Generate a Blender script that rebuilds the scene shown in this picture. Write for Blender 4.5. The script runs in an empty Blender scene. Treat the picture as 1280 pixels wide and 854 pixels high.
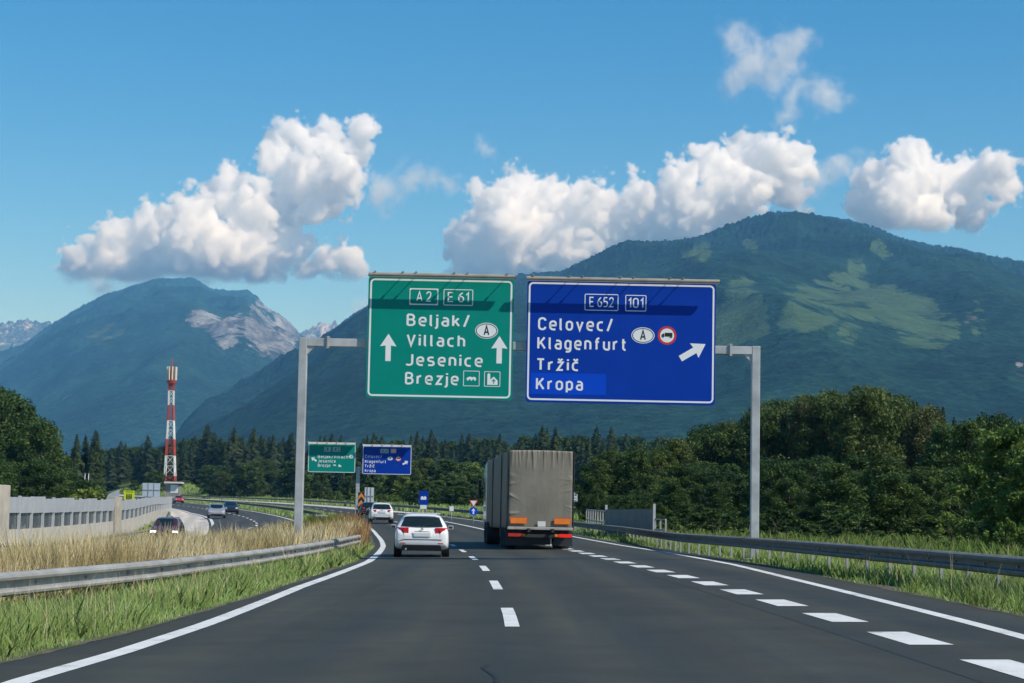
import bpy, bmesh, math, random
import numpy as np
from mathutils import Vector, Matrix, Euler

# ---------------------------------------------------------------- camera, light, sky
SC = bpy.context.scene
COL = SC.collection
F = 2400.0                      # focal length in pixels of a 1280 px wide frame
PITCH = math.atan(221 / F)
ROLL = math.radians(1.1)        # the carriageway is banked, so the car and its camera lean with it
CAM_H = 1.25
BANK = math.tan(ROLL)

cam_data = bpy.data.cameras.new('camera')
cam_data.sensor_width = 36.0
cam_data.lens = F * 36.0 / 1280.0
cam_data.clip_start = 0.5
cam_data.clip_end = 60000
cam = bpy.data.objects.new('camera', cam_data)
COL.objects.link(cam)
CAM_R = Matrix.Rotation(math.pi / 2 + PITCH, 3, 'X') @ Matrix.Rotation(ROLL, 3, 'Z')
cam.matrix_world = Matrix.Translation((0, 0, CAM_H)) @ CAM_R.to_4x4()
SC.camera = cam

SUN_DIR = Vector((0.85, -0.50, 1.0)).normalized()        # towards the sun
sun_el = math.asin(SUN_DIR.z)
sun_az = math.atan2(SUN_DIR.x, SUN_DIR.y)
world = bpy.data.worlds.new('World')
SC.world = world
world.use_nodes = True
wn = world.node_tree
wn.nodes.clear()
w_out = wn.nodes.new('ShaderNodeOutputWorld')
w_bg = wn.nodes.new('ShaderNodeBackground')
w_bg.inputs['Strength'].default_value = 0.115
w_sky = wn.nodes.new('ShaderNodeTexSky')
w_sky.sky_type = 'NISHITA'
w_sky.sun_disc = False
w_sky.sun_elevation = sun_el
w_sky.sun_rotation = sun_az
w_sky.altitude = 900
w_sky.air_density = 1.0
w_sky.dust_density = 0.25
w_sky.ozone_density = 2.2
w_hs = wn.nodes.new('ShaderNodeHueSaturation')
w_hs.inputs['Hue'].default_value = 0.5
w_hs.inputs['Saturation'].default_value = 1.45
w_hs.inputs['Value'].default_value = 1.0
wn.links.new(w_sky.outputs[0], w_hs.inputs['Color'])
wn.links.new(w_hs.outputs[0], w_bg.inputs['Color'])
wn.links.new(w_bg.outputs[0], w_out.inputs['Surface'])

sun_data = bpy.data.lights.new('sun', 'SUN')
sun_data.energy = 4.2
sun_data.angle = math.radians(0.5)
sun_data.color = (1.0, 0.945, 0.86)
sun = bpy.data.objects.new('sun', sun_data)
COL.objects.link(sun)
sun.rotation_euler = (-SUN_DIR).to_track_quat('-Z', 'Y').to_euler()
sun.location = (60, -40, 80)

SC.view_settings.view_transform = 'Standard'
SC.view_settings.look = 'None'
SC.view_settings.exposure = 0.18
SC.view_settings.gamma = 1.0
SC.view_settings.use_curve_mapping = False
SC.cycles.use_denoising = True
SC.cycles.max_bounces = 52
SC.cycles.diffuse_bounces = 3
SC.cycles.glossy_bounces = 3
SC.cycles.transparent_max_bounces = 8
SC.cycles.volume_bounces = 48
SC.cycles.volume_step_rate = 2.0
SC.cycles.volume_max_steps = 256
SC.cycles.use_adaptive_sampling = True

# ---------------------------------------------------------------- where things stand
def ray(px, py):
    return CAM_R @ Vector(((px - 640) / F, -(py - 427) / F, -1.0))

def at(px, py, d):
    """the point seen at a place of the photograph, d metres ahead"""
    r = ray(px, py)
    return Vector((0, 0, CAM_H)) + r * (d / r.y)

def proj(p):
    v = CAM_R.transposed() @ (Vector(p) - Vector((0, 0, CAM_H)))
    return 640 + F * v.x / -v.z, 427 - F * v.y / -v.z

def sstep(a, b, x):
    t = np.clip((np.asarray(x, float) - a) / (b - a), 0, 1)
    return t * t * (3 - 2 * t)

K = 0.00036
def C(y):
    """x of the line between the two through lanes"""
    y = np.asarray(y, float)
    return np.where(y > 620, -K * 620 ** 2 - 2 * K * 620 * (y - 620), -K * y * y)

def rise(y):
    y = np.asarray(y, float)
    t = np.clip((y - 95) / 15, -30, 60)
    sp = np.where(t > 30, t, np.log1p(np.exp(np.minimum(t, 30)))) * 15
    return 0.0115 * np.minimum(sp, 560)

def G(x, y):
    """height of the ground"""
    x = np.asarray(x, float); y = np.asarray(y, float)
    off = x - C(y)
    z = rise(y) + BANK * np.clip(off, -12, 13)
    z = z - 0.075 * np.clip(-12 - off, 0, 13) * sstep(45, 110, y) * (1 - sstep(420, 520, y))
    z = z - 0.55 * sstep(11.5, 15.5, -off) * (sstep(60, 100, y) - sstep(150, 195, y))
    z = z + 4.5 * sstep(480, 650, y) * sstep(8, 30, np.abs(off + 5))
    return z

def g(x, y):
    return float(G(x, y))

# ---------------------------------------------------------------- numpy noise
_rng = np.random.RandomState(7)
_perm = _rng.rand(256, 256)
def vnoise(x, y):
    xi = np.floor(x).astype(int); yi = np.floor(y).astype(int)
    fx = x - xi; fy = y - yi
    fx = fx * fx * (3 - 2 * fx); fy = fy * fy * (3 - 2 * fy)
    a = _perm[xi % 256, yi % 256]; b = _perm[(xi + 1) % 256, yi % 256]
    c = _perm[xi % 256, (yi + 1) % 256]; d = _perm[(xi + 1) % 256, (yi + 1) % 256]
    return (a * (1 - fx) + b * fx) * (1 - fy) + (c * (1 - fx) + d * fx) * fy

def fbm(x, y, octv=5, gain=0.5):
    s = 0; a = 1; t = 0
    for i in range(octv):
        s = s + a * vnoise(x * 2 ** i + 17.3 * i, y * 2 ** i - 9.1 * i); t += a; a *= gain
    return s / t

# ---------------------------------------------------------------- materials
def new_mat(name):
    m = bpy.data.materials.new(name)
    m.use_nodes = True
    nt = m.node_tree
    nt.nodes.clear()
    out = nt.nodes.new('ShaderNodeOutputMaterial')
    return m, nt, out

def node(nt, kind, **kw):
    n = nt.nodes.new(kind)
    for k, v in kw.items():
        setattr(n, k, v)
    return n

def ramp(nt, fac, stops):
    r = node(nt, 'ShaderNodeValToRGB')
    e = r.color_ramp.elements
    while len(e) < len(stops):
        e.new(0.5)
    for i, (p, c) in enumerate(stops):
        e[i].position = p
        e[i].color = (c[0], c[1], c[2], 1) if not isinstance(c, (int, float)) else (c, c, c, 1)
    nt.links.new(fac, r.inputs[0])
    return r

def noise(nt, scale, detail=4, rough=0.55, vec=None, dist=0.0):
    n = node(nt, 'ShaderNodeTexNoise')
    n.inputs['Scale'].default_value = scale
    n.inputs['Detail'].default_value = detail
    n.inputs['Roughness'].default_value = rough
    n.inputs['Distortion'].default_value = dist
    if vec is not None:
        nt.links.new(vec, n.inputs['Vector'])
    return n

def position(nt, scale=None):
    gm = node(nt, 'ShaderNodeNewGeometry')
    if scale is None:
        return gm.outputs['Position']
    mp = node(nt, 'ShaderNodeMapping')
    mp.inputs['Scale'].default_value = scale
    nt.links.new(gm.outputs['Position'], mp.inputs['Vector'])
    return mp.outputs[0]

def mixc(nt, fac, a, b, mode='MIX'):
    m = node(nt, 'ShaderNodeMix', data_type='RGBA', blend_type=mode)
    for sock, v in ((m.inputs[0], fac), (m.inputs[6], a), (m.inputs[7], b)):
        if isinstance(v, (int, float)):
            sock.default_value = v
        elif isinstance(v, (tuple, list)):
            sock.default_value = (v[0], v[1], v[2], 1)
        else:
            nt.links.new(v, sock)
    return m.outputs[2]

def bsdf(nt, out, color, rough=0.6, metal=0.0, spec=0.5, coat=0.0, trans=0.0):
    b = node(nt, 'ShaderNodeBsdfPrincipled')
    if isinstance(color, (tuple, list)):
        b.inputs['Base Color'].default_value = (color[0], color[1], color[2], 1)
    else:
        nt.links.new(color, b.inputs['Base Color'])
    if isinstance(rough, (int, float)):
        b.inputs['Roughness'].default_value = rough
    else:
        nt.links.new(rough, b.inputs['Roughness'])
    b.inputs['Metallic'].default_value = metal
    b.inputs['Specular IOR Level'].default_value = spec
    b.inputs['Coat Weight'].default_value = coat
    b.inputs['Transmission Weight'].default_value = trans
    nt.links.new(b.outputs[0], out.inputs['Surface'])
    return b

_MATS = {}
def mat(name, color, rough=0.6, metal=0.0, vary=0.15, scale=3.0, spec=0.5, coat=0.0, dirt=None):
    """a plain paint, metal or plastic with uneven wear"""
    if name in _MATS:
        return _MATS[name]
    m, nt, out = new_mat(name)
    tc = node(nt, 'ShaderNodeTexCoord')
    n = noise(nt, scale, 5, 0.6, tc.outputs['Object'])
    lo = tuple(c * (1 - vary) for c in color)
    hi = tuple(min(1, c * (1 + vary)) for c in color)
    c = ramp(nt, n.outputs[0], [(0.3, lo), (0.7, hi)]).outputs[0]
    if dirt:
        n2 = noise(nt, scale * 0.6, 6, 0.7, tc.outputs['Object'])
        f = ramp(nt, n2.outputs[0], [(0.45, 0.0), (0.75, dirt[1])]).outputs[0]
        c = mixc(nt, f, c, dirt[0])
    r = ramp(nt, n.outputs[0], [(0.3, max(0, rough - 0.08)), (0.7, min(1, rough + 0.08))]).outputs[0]
    bsdf(nt, out, c, r, metal, spec, coat)
    _MATS[name] = m
    return m

# ---------------------------------------------------------------- objects
def tag(o, label=None, cat=None, group=None, kind=None):
    if label: o['label'] = label
    if cat: o['category'] = cat
    if group: o['group'] = group
    if kind: o['kind'] = kind
    return o

def thing(name, loc, label, cat, group=None, rotz=0.0):
    o = bpy.data.objects.new(name, None)
    o.empty_display_size = 0.5
    COL.objects.link(o)
    o.location = loc
    o.rotation_euler = (0, 0, rotz)
    return tag(o, label, cat, group)

class MB:
    """collects shapes for one mesh object"""
    def __init__(self):
        self.v = []; self.f = []; self.m = []
    def add(self, vs, fs, mi=0):
        n = len(self.v)
        self.v += [tuple(v) for v in vs]
        self.f += [tuple(i + n for i in f) for f in fs]
        self.m += [mi] * len(fs)
        return self
    def box(self, c, s, rot=None, mi=0):
        sx, sy, sz = s[0] / 2, s[1] / 2, s[2] / 2
        vs = [Vector((x, y, z)) for z in (-sz, sz) for y in (-sy, sy) for x in (-sx, sx)]
        if rot is not None:
            R = Euler(rot).to_matrix()
            vs = [R @ v for v in vs]
        c = Vector(c)
        return self.add([v + c for v in vs], [(0, 2, 3, 1), (4, 5, 7, 6), (0, 1, 5, 4), (2, 6, 7, 3), (0, 4, 6, 2), (1, 3, 7, 5)], mi)
    def tube(self, pts, rad, n=8, mi=0, caps=True):
        pts = [Vector(p) for p in pts]
        if isinstance(rad, (int, float)):
            rad = [rad] * len(pts)
        vs = []; fs = []
        for i, p in enumerate(pts):
            t = (pts[min(i + 1, len(pts) - 1)] - pts[max(i - 1, 0)]).normalized()
            u = t.orthogonal().normalized() if i == 0 else (u - t * u.dot(t)).normalized()
            w = t.cross(u)
            for k in range(n):
                a = 2 * math.pi * k / n
                vs.append(p + (u * math.cos(a) + w * math.sin(a)) * rad[i])
        for i in range(len(pts) - 1):
            for k in range(n):
                a = i * n + k; b = i * n + (k + 1) % n
                fs.append((a, b, b + n, a + n))
        if caps:
            fs.append(tuple(range(n))[::-1]); fs.append(tuple(range((len(pts) - 1) * n, len(pts) * n)))
        return self.add(vs, fs, mi)
    def bar(self, a, b, w, h=None, mi=0):
        """square bar from a to b"""
        h = h or w
        a = Vector(a); b = Vector(b); t = (b - a).normalized()
        u = t.cross(Vector((0, 0, 1)))
        u = Vector((1, 0, 0)) if u.length < 1e-4 else u.normalized()
        q = u.cross(t)
        vs = [p + u * (sx * w / 2) + q * (sy * h / 2) for p in (a, b) for sx, sy in ((-1, -1), (1, -1), (1, 1), (-1, 1))]
        return self.add(vs, [(0, 1, 2, 3), (7, 6, 5, 4), (0, 4, 5, 1), (1, 5, 6, 2), (2, 6, 7, 3), (3, 7, 4, 0)], mi)
    def prism(self, poly, fn, depth, mi=0):
        """2-D outline given thickness: fn(u, v, w) -> point"""
        n = len(poly)
        vs = [fn(u, v, 0) for u, v in poly] + [fn(u, v, depth) for u, v in poly]
        fs = [tuple(range(n)), tuple(range(n, 2 * n))[::-1]]
        fs += [(i, i + n, (i + 1) % n + n, (i + 1) % n) for i in range(n)]
        return self.add(vs, fs, mi)
    def build(self, name, mats, parent=None, smooth=False, bevel=0.0, seg=2, subsurf=0, origin=None):
        me = bpy.data.meshes.new(name)
        vs = self.v
        if origin is not None:
            ox, oy, oz = origin
            vs = [(v[0] - ox, v[1] - oy, v[2] - oz) for v in vs]
        me.from_pydata(vs, [], self.f)
        if not isinstance(mats, (list, tuple)):
            mats = [mats]
        for m in mats:
            me.materials.append(m)
        if len(mats) > 1:
            me.polygons.foreach_set('material_index', self.m)
        bm = bmesh.new(); bm.from_mesh(me)
        bmesh.ops.recalc_face_normals(bm, faces=bm.faces)
        bm.to_mesh(me); bm.free()
        if smooth:
            me.polygons.foreach_set('use_smooth', [True] * len(me.polygons))
        me.update()
        o = bpy.data.objects.new(name, me)
        COL.objects.link(o)
        if parent is not None:
            o.parent = parent
        elif origin is not None:
            o.location = origin
        if bevel:
            b = o.modifiers.new('edge', 'BEVEL'); b.width = bevel; b.segments = seg; b.limit_method = 'ANGLE'
        if subsurf:
            s = o.modifiers.new('round', 'SUBSURF'); s.levels = subsurf; s.render_levels = subsurf
        return o

def np_mesh(name, V, Fc, mats, parent=None, smooth=False, tone=None, attr='tone'):
    """fast mesh from arrays; Fc has 3 or 4 columns"""
    me = bpy.data.meshes.new(name)
    V = np.asarray(V, np.float32); Fc = np.asarray(Fc, np.int32)
    k = Fc.shape[1]
    me.vertices.add(len(V)); me.vertices.foreach_set('co', V.ravel())
    me.loops.add(Fc.size); me.loops.foreach_set('vertex_index', Fc.ravel())
    me.polygons.add(len(Fc))
    me.polygons.foreach_set('loop_start', np.arange(0, Fc.size, k, dtype=np.int32))
    me.polygons.foreach_set('loop_total', np.full(len(Fc), k, np.int32))
    if smooth:
        me.polygons.foreach_set('use_smooth', np.ones(len(Fc), bool))
    for m in (mats if isinstance(mats, (list, tuple)) else [mats]):
        me.materials.append(m)
    me.update(calc_edges=True)
    if tone is not None:
        tones = tone if isinstance(tone, dict) else {attr: tone}
        for an, tv in tones.items():
            a = me.attributes.new(an, 'FLOAT', 'POINT')
            a.data.foreach_set('value', np.asarray(tv, np.float32))
    me.validate()
    o = bpy.data.objects.new(name, me)
    COL.objects.link(o)
    if parent is not None:
        o.parent = parent
    return o

def grid_faces(nr, nc):
    i = np.arange(nr - 1)[:, None] * nc + np.arange(nc - 1)[None, :]
    i = i.ravel()
    return np.stack([i, i + 1, i + nc + 1, i + nc], 1)

def attr_out(nt, name):
    a = node(nt, 'ShaderNodeAttribute'); a.attribute_name = name
    return a.outputs['Fac']
# ---------------------------------------------------------------- ground
def ground_material():
    m, nt, out = new_mat('meadow_ground')
    p = position(nt)
    n1 = noise(nt, 0.06, 6, 0.6, p)
    n2 = noise(nt, 2.5, 5, 0.65, p)
    c1 = ramp(nt, n1.outputs[0], [(0.35, (0.085, 0.125, 0.04)), (0.55, (0.125, 0.16, 0.05)), (0.7, (0.18, 0.17, 0.075))]).outputs[0]
    c2 = ramp(nt, n2.outputs[0], [(0.3, (0.55, 0.55, 0.5)), (0.7, (1.25, 1.2, 1.1))]).outputs[0]
    c = mixc(nt, 1.0, c1, c2, 'MULTIPLY')
    b = bsdf(nt, out, c, 0.95, spec=0.1)
    bp = node(nt, 'ShaderNodeBump'); bp.inputs['Strength'].default_value = 0.6; bp.inputs['Distance'].default_value = 0.1
    nt.links.new(n2.outputs[0], bp.inputs['Height']); nt.links.new(bp.outputs[0], b.inputs['Normal'])
    return m

ys = np.concatenate([np.arange(-60, 140, 2.5), np.arange(140, 700, 5), np.geomspace(700, 18600, 44)])
offs = np.concatenate([-np.geomspace(13500, 70, 26), np.arange(-60, -12, 2.0), np.arange(-12, 13, 1.0), np.arange(13, 70, 3.0), np.geomspace(70, 13500, 26)])
Y, O = np.meshgrid(ys, offs, indexing='ij')
X = np.clip(C(Y) + O, -13500, 13500)
Z = G(X, Y) - 0.03
far = sstep(60, 400, np.abs(O))
Z = Z - 0.02
gr = np_mesh('ground', np.stack([X, Y, Z], -1).reshape(-1, 3), grid_faces(len(ys), len(offs)), ground_material(), smooth=True)
tag(gr, 'green meadow ground around the motorway', kind='structure')

# ---------------------------------------------------------------- mountains
def mountain_material(name, forest, meadow, rock):
    m, nt, out = new_mat(name)
    p = position(nt)
    n1 = noise(nt, 0.0027, 7, 0.62, p)
    n2 = noise(nt, 0.03, 4, 0.7, p)
    fc = ramp(nt, n1.outputs[0], [(0.32, tuple(c * 0.6 for c in forest)), (0.68, tuple(c * 1.45 for c in forest))]).outputs[0]
    fc = mixc(nt, 1.0, fc, ramp(nt, n2.outputs[0], [(0.3, 0.4), (0.7, 1.5)]).outputs[0], 'MULTIPLY')
    streak = noise(nt, 1.0, 7, 0.75, position(nt, (0.012, 0.0012, 0.004)), 0.4)
    n3 = noise(nt, 0.09, 3, 0.7, p)
    fc = mixc(nt, 1.0, fc, ramp(nt, n3.outputs[0], [(0.35, 0.5), (0.65, 1.45)]).outputs[0], 'MULTIPLY')
    def patch(attr, col, c0, sc):
        nn = noise(nt, sc, 8, 0.78, p, 0.6)
        s = node(nt, 'ShaderNodeMath', operation='ADD'); nt.links.new(attr_out(nt, attr), s.inputs[0]); nt.links.new(nn.outputs[0], s.inputs[1])
        f = ramp(nt, s.outputs[0], [(0.97, 0.0), (1.12, 1.0)]).outputs[0]
        cc = ramp(nt, n2.outputs[0], [(0.3, tuple(c * 0.7 for c in col)), (0.7, tuple(c * 1.25 for c in col))]).outputs[0]
        if attr == 'rock':
            cc = mixc(nt, 1.0, cc, ramp(nt, streak.outputs[0], [(0.38, 0.35), (0.62, 1.5)]).outputs[0], 'MULTIPLY')
        return mixc(nt, f, c0, cc)
    c = patch('meadow', meadow, fc, 0.0055)
    c = patch('rock', rock, c, 0.007)
    b = bsdf(nt, out, c, 0.95, spec=0.05)
    bp = node(nt, 'ShaderNodeBump'); bp.inputs['Strength'].default_value = 0.8; bp.inputs['Distance'].default_value = 14.0
    nt.links.new(n2.outputs[0], bp.inputs['Height']); nt.links.new(bp.outputs[0], b.inputs['Normal'])
    return m

def seg_dist(px, py, pts):
    d = np.full(px.shape, 1e9)
    for (x0, y0), (x1, y1) in zip(pts[:-1], pts[1:]):
        t = np.clip(((px - x0) * (x1 - x0) + (py - y0) * (y1 - y0)) / ((x1 - x0) ** 2 + (y1 - y0) ** 2 + 1e-9), 0, 1)
        d = np.minimum(d, np.hypot(px - x0 - t * (x1 - x0), py - y0 - t * (y1 - y0)))
    return d

def mountain(name, skyline, D, r0, back, base, seed, gully, jag, mtl, meadows, rocks, power=0.8):
    """a range whose crest rises to the given skyline at distance D; slopes run down to the plain at r0"""
    sx = np.array([s[0] for s in skyline], float); sy = np.array([s[1] for s in skyline], float)
    cols = np.concatenate([np.arange(sx[0], -60, 22.0), np.arange(max(-60, sx[0]), min(1345, sx[-1]), 2.2), np.arange(1345, sx[-1], 22.0)]) if sx[0] < -60 or sx[-1] > 1345 else np.arange(sx[0], sx[-1], 2.2)
    py = np.interp(cols, sx, sy)
    dirs = np.array([tuple(ray(a, b)) for a, b in zip(cols, py)])
    tx = dirs[:, 0] / dirs[:, 1]; tz = dirs[:, 2] / dirs[:, 1]
    crest = CAM_H + tz * D
    s = np.concatenate([np.linspace(0, 1, 150), 1 + np.linspace(0.02, 1, 14)])
    S, Tm = np.meshgrid(s, tx, indexing='ij')
    R = np.where(S <= 1, r0 + (D - r0) * S, D + back * (S - 1))
    Xm = Tm * R
    CR = np.broadcast_to(crest, S.shape)
    wob = fbm(Xm / 1350 + seed, R / 1350, 4) - 0.5
    n1 = 1 - np.abs(2 * fbm(Xm / 780 + seed * 3.1 + wob, R / 2250 + seed, 5, 0.52) - 1)
    up = np.clip(S, 0, 1)
    prof = np.where(S <= 1, up ** power, (1 - np.clip(S - 1, 0, 1)) ** 1.2)
    env = np.where(S <= 1, 4 * up * (1 - up), 0.6 * np.clip(S - 1, 0, 1))
    Zm = base + (CR - base) * prof + gully * (n1 - 0.62) * env + gully * 0.35 * (fbm(Xm / 240 + seed, R / 240, 3) - 0.5) * env
    Zm = Zm + jag * (np.random.RandomState(seed).rand(*S.shape) - 0.5) * sstep(0.3, 1.0, up)
    Zm = np.maximum(Zm, base - 3)
    # where along the slopes meadows and bare rock lie
    cx = np.array(CAM_R)
    dx, dy, dz = Xm, R, Zm - CAM_H
    vx = cx[0, 0] * dx + cx[1, 0] * dy + cx[2, 0] * dz
    vy = cx[0, 1] * dx + cx[1, 1] * dy + cx[2, 1] * dz
    vz = cx[0, 2] * dx + cx[1, 2] * dy + cx[2, 2] * dz
    PX = 640 + F * vx / -vz; PY = 427 - F * vy / -vz
    def field(shapes):
        a = np.zeros(S.shape)
        for pts, rad, amp in shapes:
            a = np.maximum(a, amp * np.clip(0.84 - 0.42 * seg_dist(PX, PY, pts) / rad, 0, 0.535))
        return a
    o = np_mesh(name, np.stack([Xm, R, Zm], -1).reshape(-1, 3), grid_faces(len(s), len(cols)), mtl, smooth=True,
                tone={'meadow': field(meadows).ravel(), 'rock': field(rocks).ravel()})
    return o

m_near = mountain_material('near_mountain_forest', (0.012, 0.036, 0.024), (0.055, 0.098, 0.044), (0.16, 0.15, 0.14))
m_far = mountain_material('far_mountain_forest', (0.016, 0.048, 0.040), (0.07, 0.10, 0.05), (0.195, 0.20, 0.205))
m_rocky = mountain_material('rocky_mountain', (0.07, 0.09, 0.085), (0.06, 0.09, 0.05), (0.34, 0.33, 0.32))

o = mountain('mountain', [(120, 640), (200, 585), (235, 550), (262, 527), (300, 500), (340, 474), (395, 438), (440, 398), (462, 384), (500, 372), (560, 362), (640, 350), (700, 345), (730, 330), (765, 314), (788, 309), (815, 311), (850, 311), (880, 303), (905, 293), (930, 284), (965, 273), (995, 269), (1030, 274), (1060, 278), (1090, 288), (1120, 300), (1160, 311), (1200, 316), (1240, 327), (1280, 337), (1400, 380), (1600, 430), (1900, 520), (2100, 640)],
             5200 * 1.5, 1500 * 1.5, 1800 * 1.5, 8, 11, 125 * 1.5, 20 * 1.5, m_near,
             [([(862, 318), (880, 313)], 12, 1), ([(925, 380), (935, 400), (905, 410)], 30, 1), ([(1070, 330), (1075, 360)], 13, .95), ([(1010, 385), (1050, 372), (1090, 380), (1150, 400)], 32, 1), ([(1140, 410), (1180, 408)], 24, .95), ([(1060, 420), (1065, 410)], 16, .95), ([(1097, 308), (1106, 316)], 10, 1), ([(1215, 385), (1225, 410)], 14, .9), ([(985, 400), (1000, 392)], 16, .9), ([(935, 305), (945, 310)], 8, .9)],
             [([(1274, 455), (1276, 470)], 6, .8), ([(1110, 310), (1116, 320)], 4, .84), ([(1208, 400), (1224, 392)], 5, .82)])
tag(o, kind='structure')
o = mountain('mountain', [(-700, 640), (-500, 560), (-300, 520), (-100, 482), (0, 447), (30, 432), (60, 413), (90, 395), (130, 374), (165, 360), (200, 353), (232, 352), (248, 354), (262, 363), (285, 366), (308, 366), (318, 372), (332, 386), (350, 396), (364, 408), (374, 420), (385, 428), (430, 452), (500, 480), (600, 530), (720, 640)],
             13500, 3300 * 1.5, 2200 * 1.5, 12, 23, 150 * 1.5, 22, m_far,
             [([(120, 420), (140, 418)], 18, .8), ([(60, 490), (80, 492)], 12, .75)],
             [([(243, 398), (262, 402), (285, 425)], 13, 1), ([(285, 410), (300, 402)], 13, 1.0), ([(325, 392), (345, 398), (362, 412)], 17, 1), ([(318, 412), (335, 420), (352, 438)], 17, 1), ([(300, 425), (330, 440)], 9, .9)], power=0.75)
tag(o, kind='structure')
o = mountain('mountain', [(-600, 640), (-300, 500), (-120, 430), (-40, 412), (0, 405), (18, 403), (34, 400), (48, 404), (60, 404), (78, 408), (110, 425), (200, 470), (300, 470), (350, 440), (372, 420), (384, 413), (394, 407), (402, 403), (410, 406), (418, 402), (428, 410), (450, 430), (560, 640)],
             10800 * 1.5, 8600 * 1.5, 1200 * 1.5, 14, 31, 165, 45, m_rocky,
             [([(0, 440), (60, 440)], 26, .85)],
             [([(0, 410), (30, 405), (75, 412)], 10, .82), ([(380, 420), (400, 408), (415, 407), (410, 420)], 14, 1), ([(0, 425), (50, 425)], 9, .8)])
tag(o, kind='structure')

# ---------------------------------------------------------------- air
hz = MB().box((0, 9200, 925), (27800, 19000, 1860))
m, nt, out = new_mat('haze_air')
pv = node(nt, 'ShaderNodeVolumePrincipled')
pv.inputs['Color'].default_value = (0.17, 0.50, 1.0, 1)
pv.inputs['Absorption Color'].default_value = (1, 1, 1, 1)
pv.inputs['Density'].default_value = 6.5e-5
pv.inputs['Anisotropy'].default_value = 0.0
nt.links.new(pv.outputs[0], out.inputs['Volume'])
o = hz.build('haze', m)
tag(o, kind='stuff')

# ---------------------------------------------------------------- clouds
def cloud_material(name, dens):
    m, nt, out = new_mat(name)
    v = node(nt, 'ShaderNodeVolumePrincipled')
    v.inputs['Color'].default_value = (0.999, 0.999, 0.999, 1)
    v.inputs['Density'].default_value = dens
    v.inputs['Anisotropy'].default_value = 0.0
    v.inputs['Density Attribute'].default_value = 'density'
    nt.links.new(v.outputs[0], out.inputs['Volume'])
    return m

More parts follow.
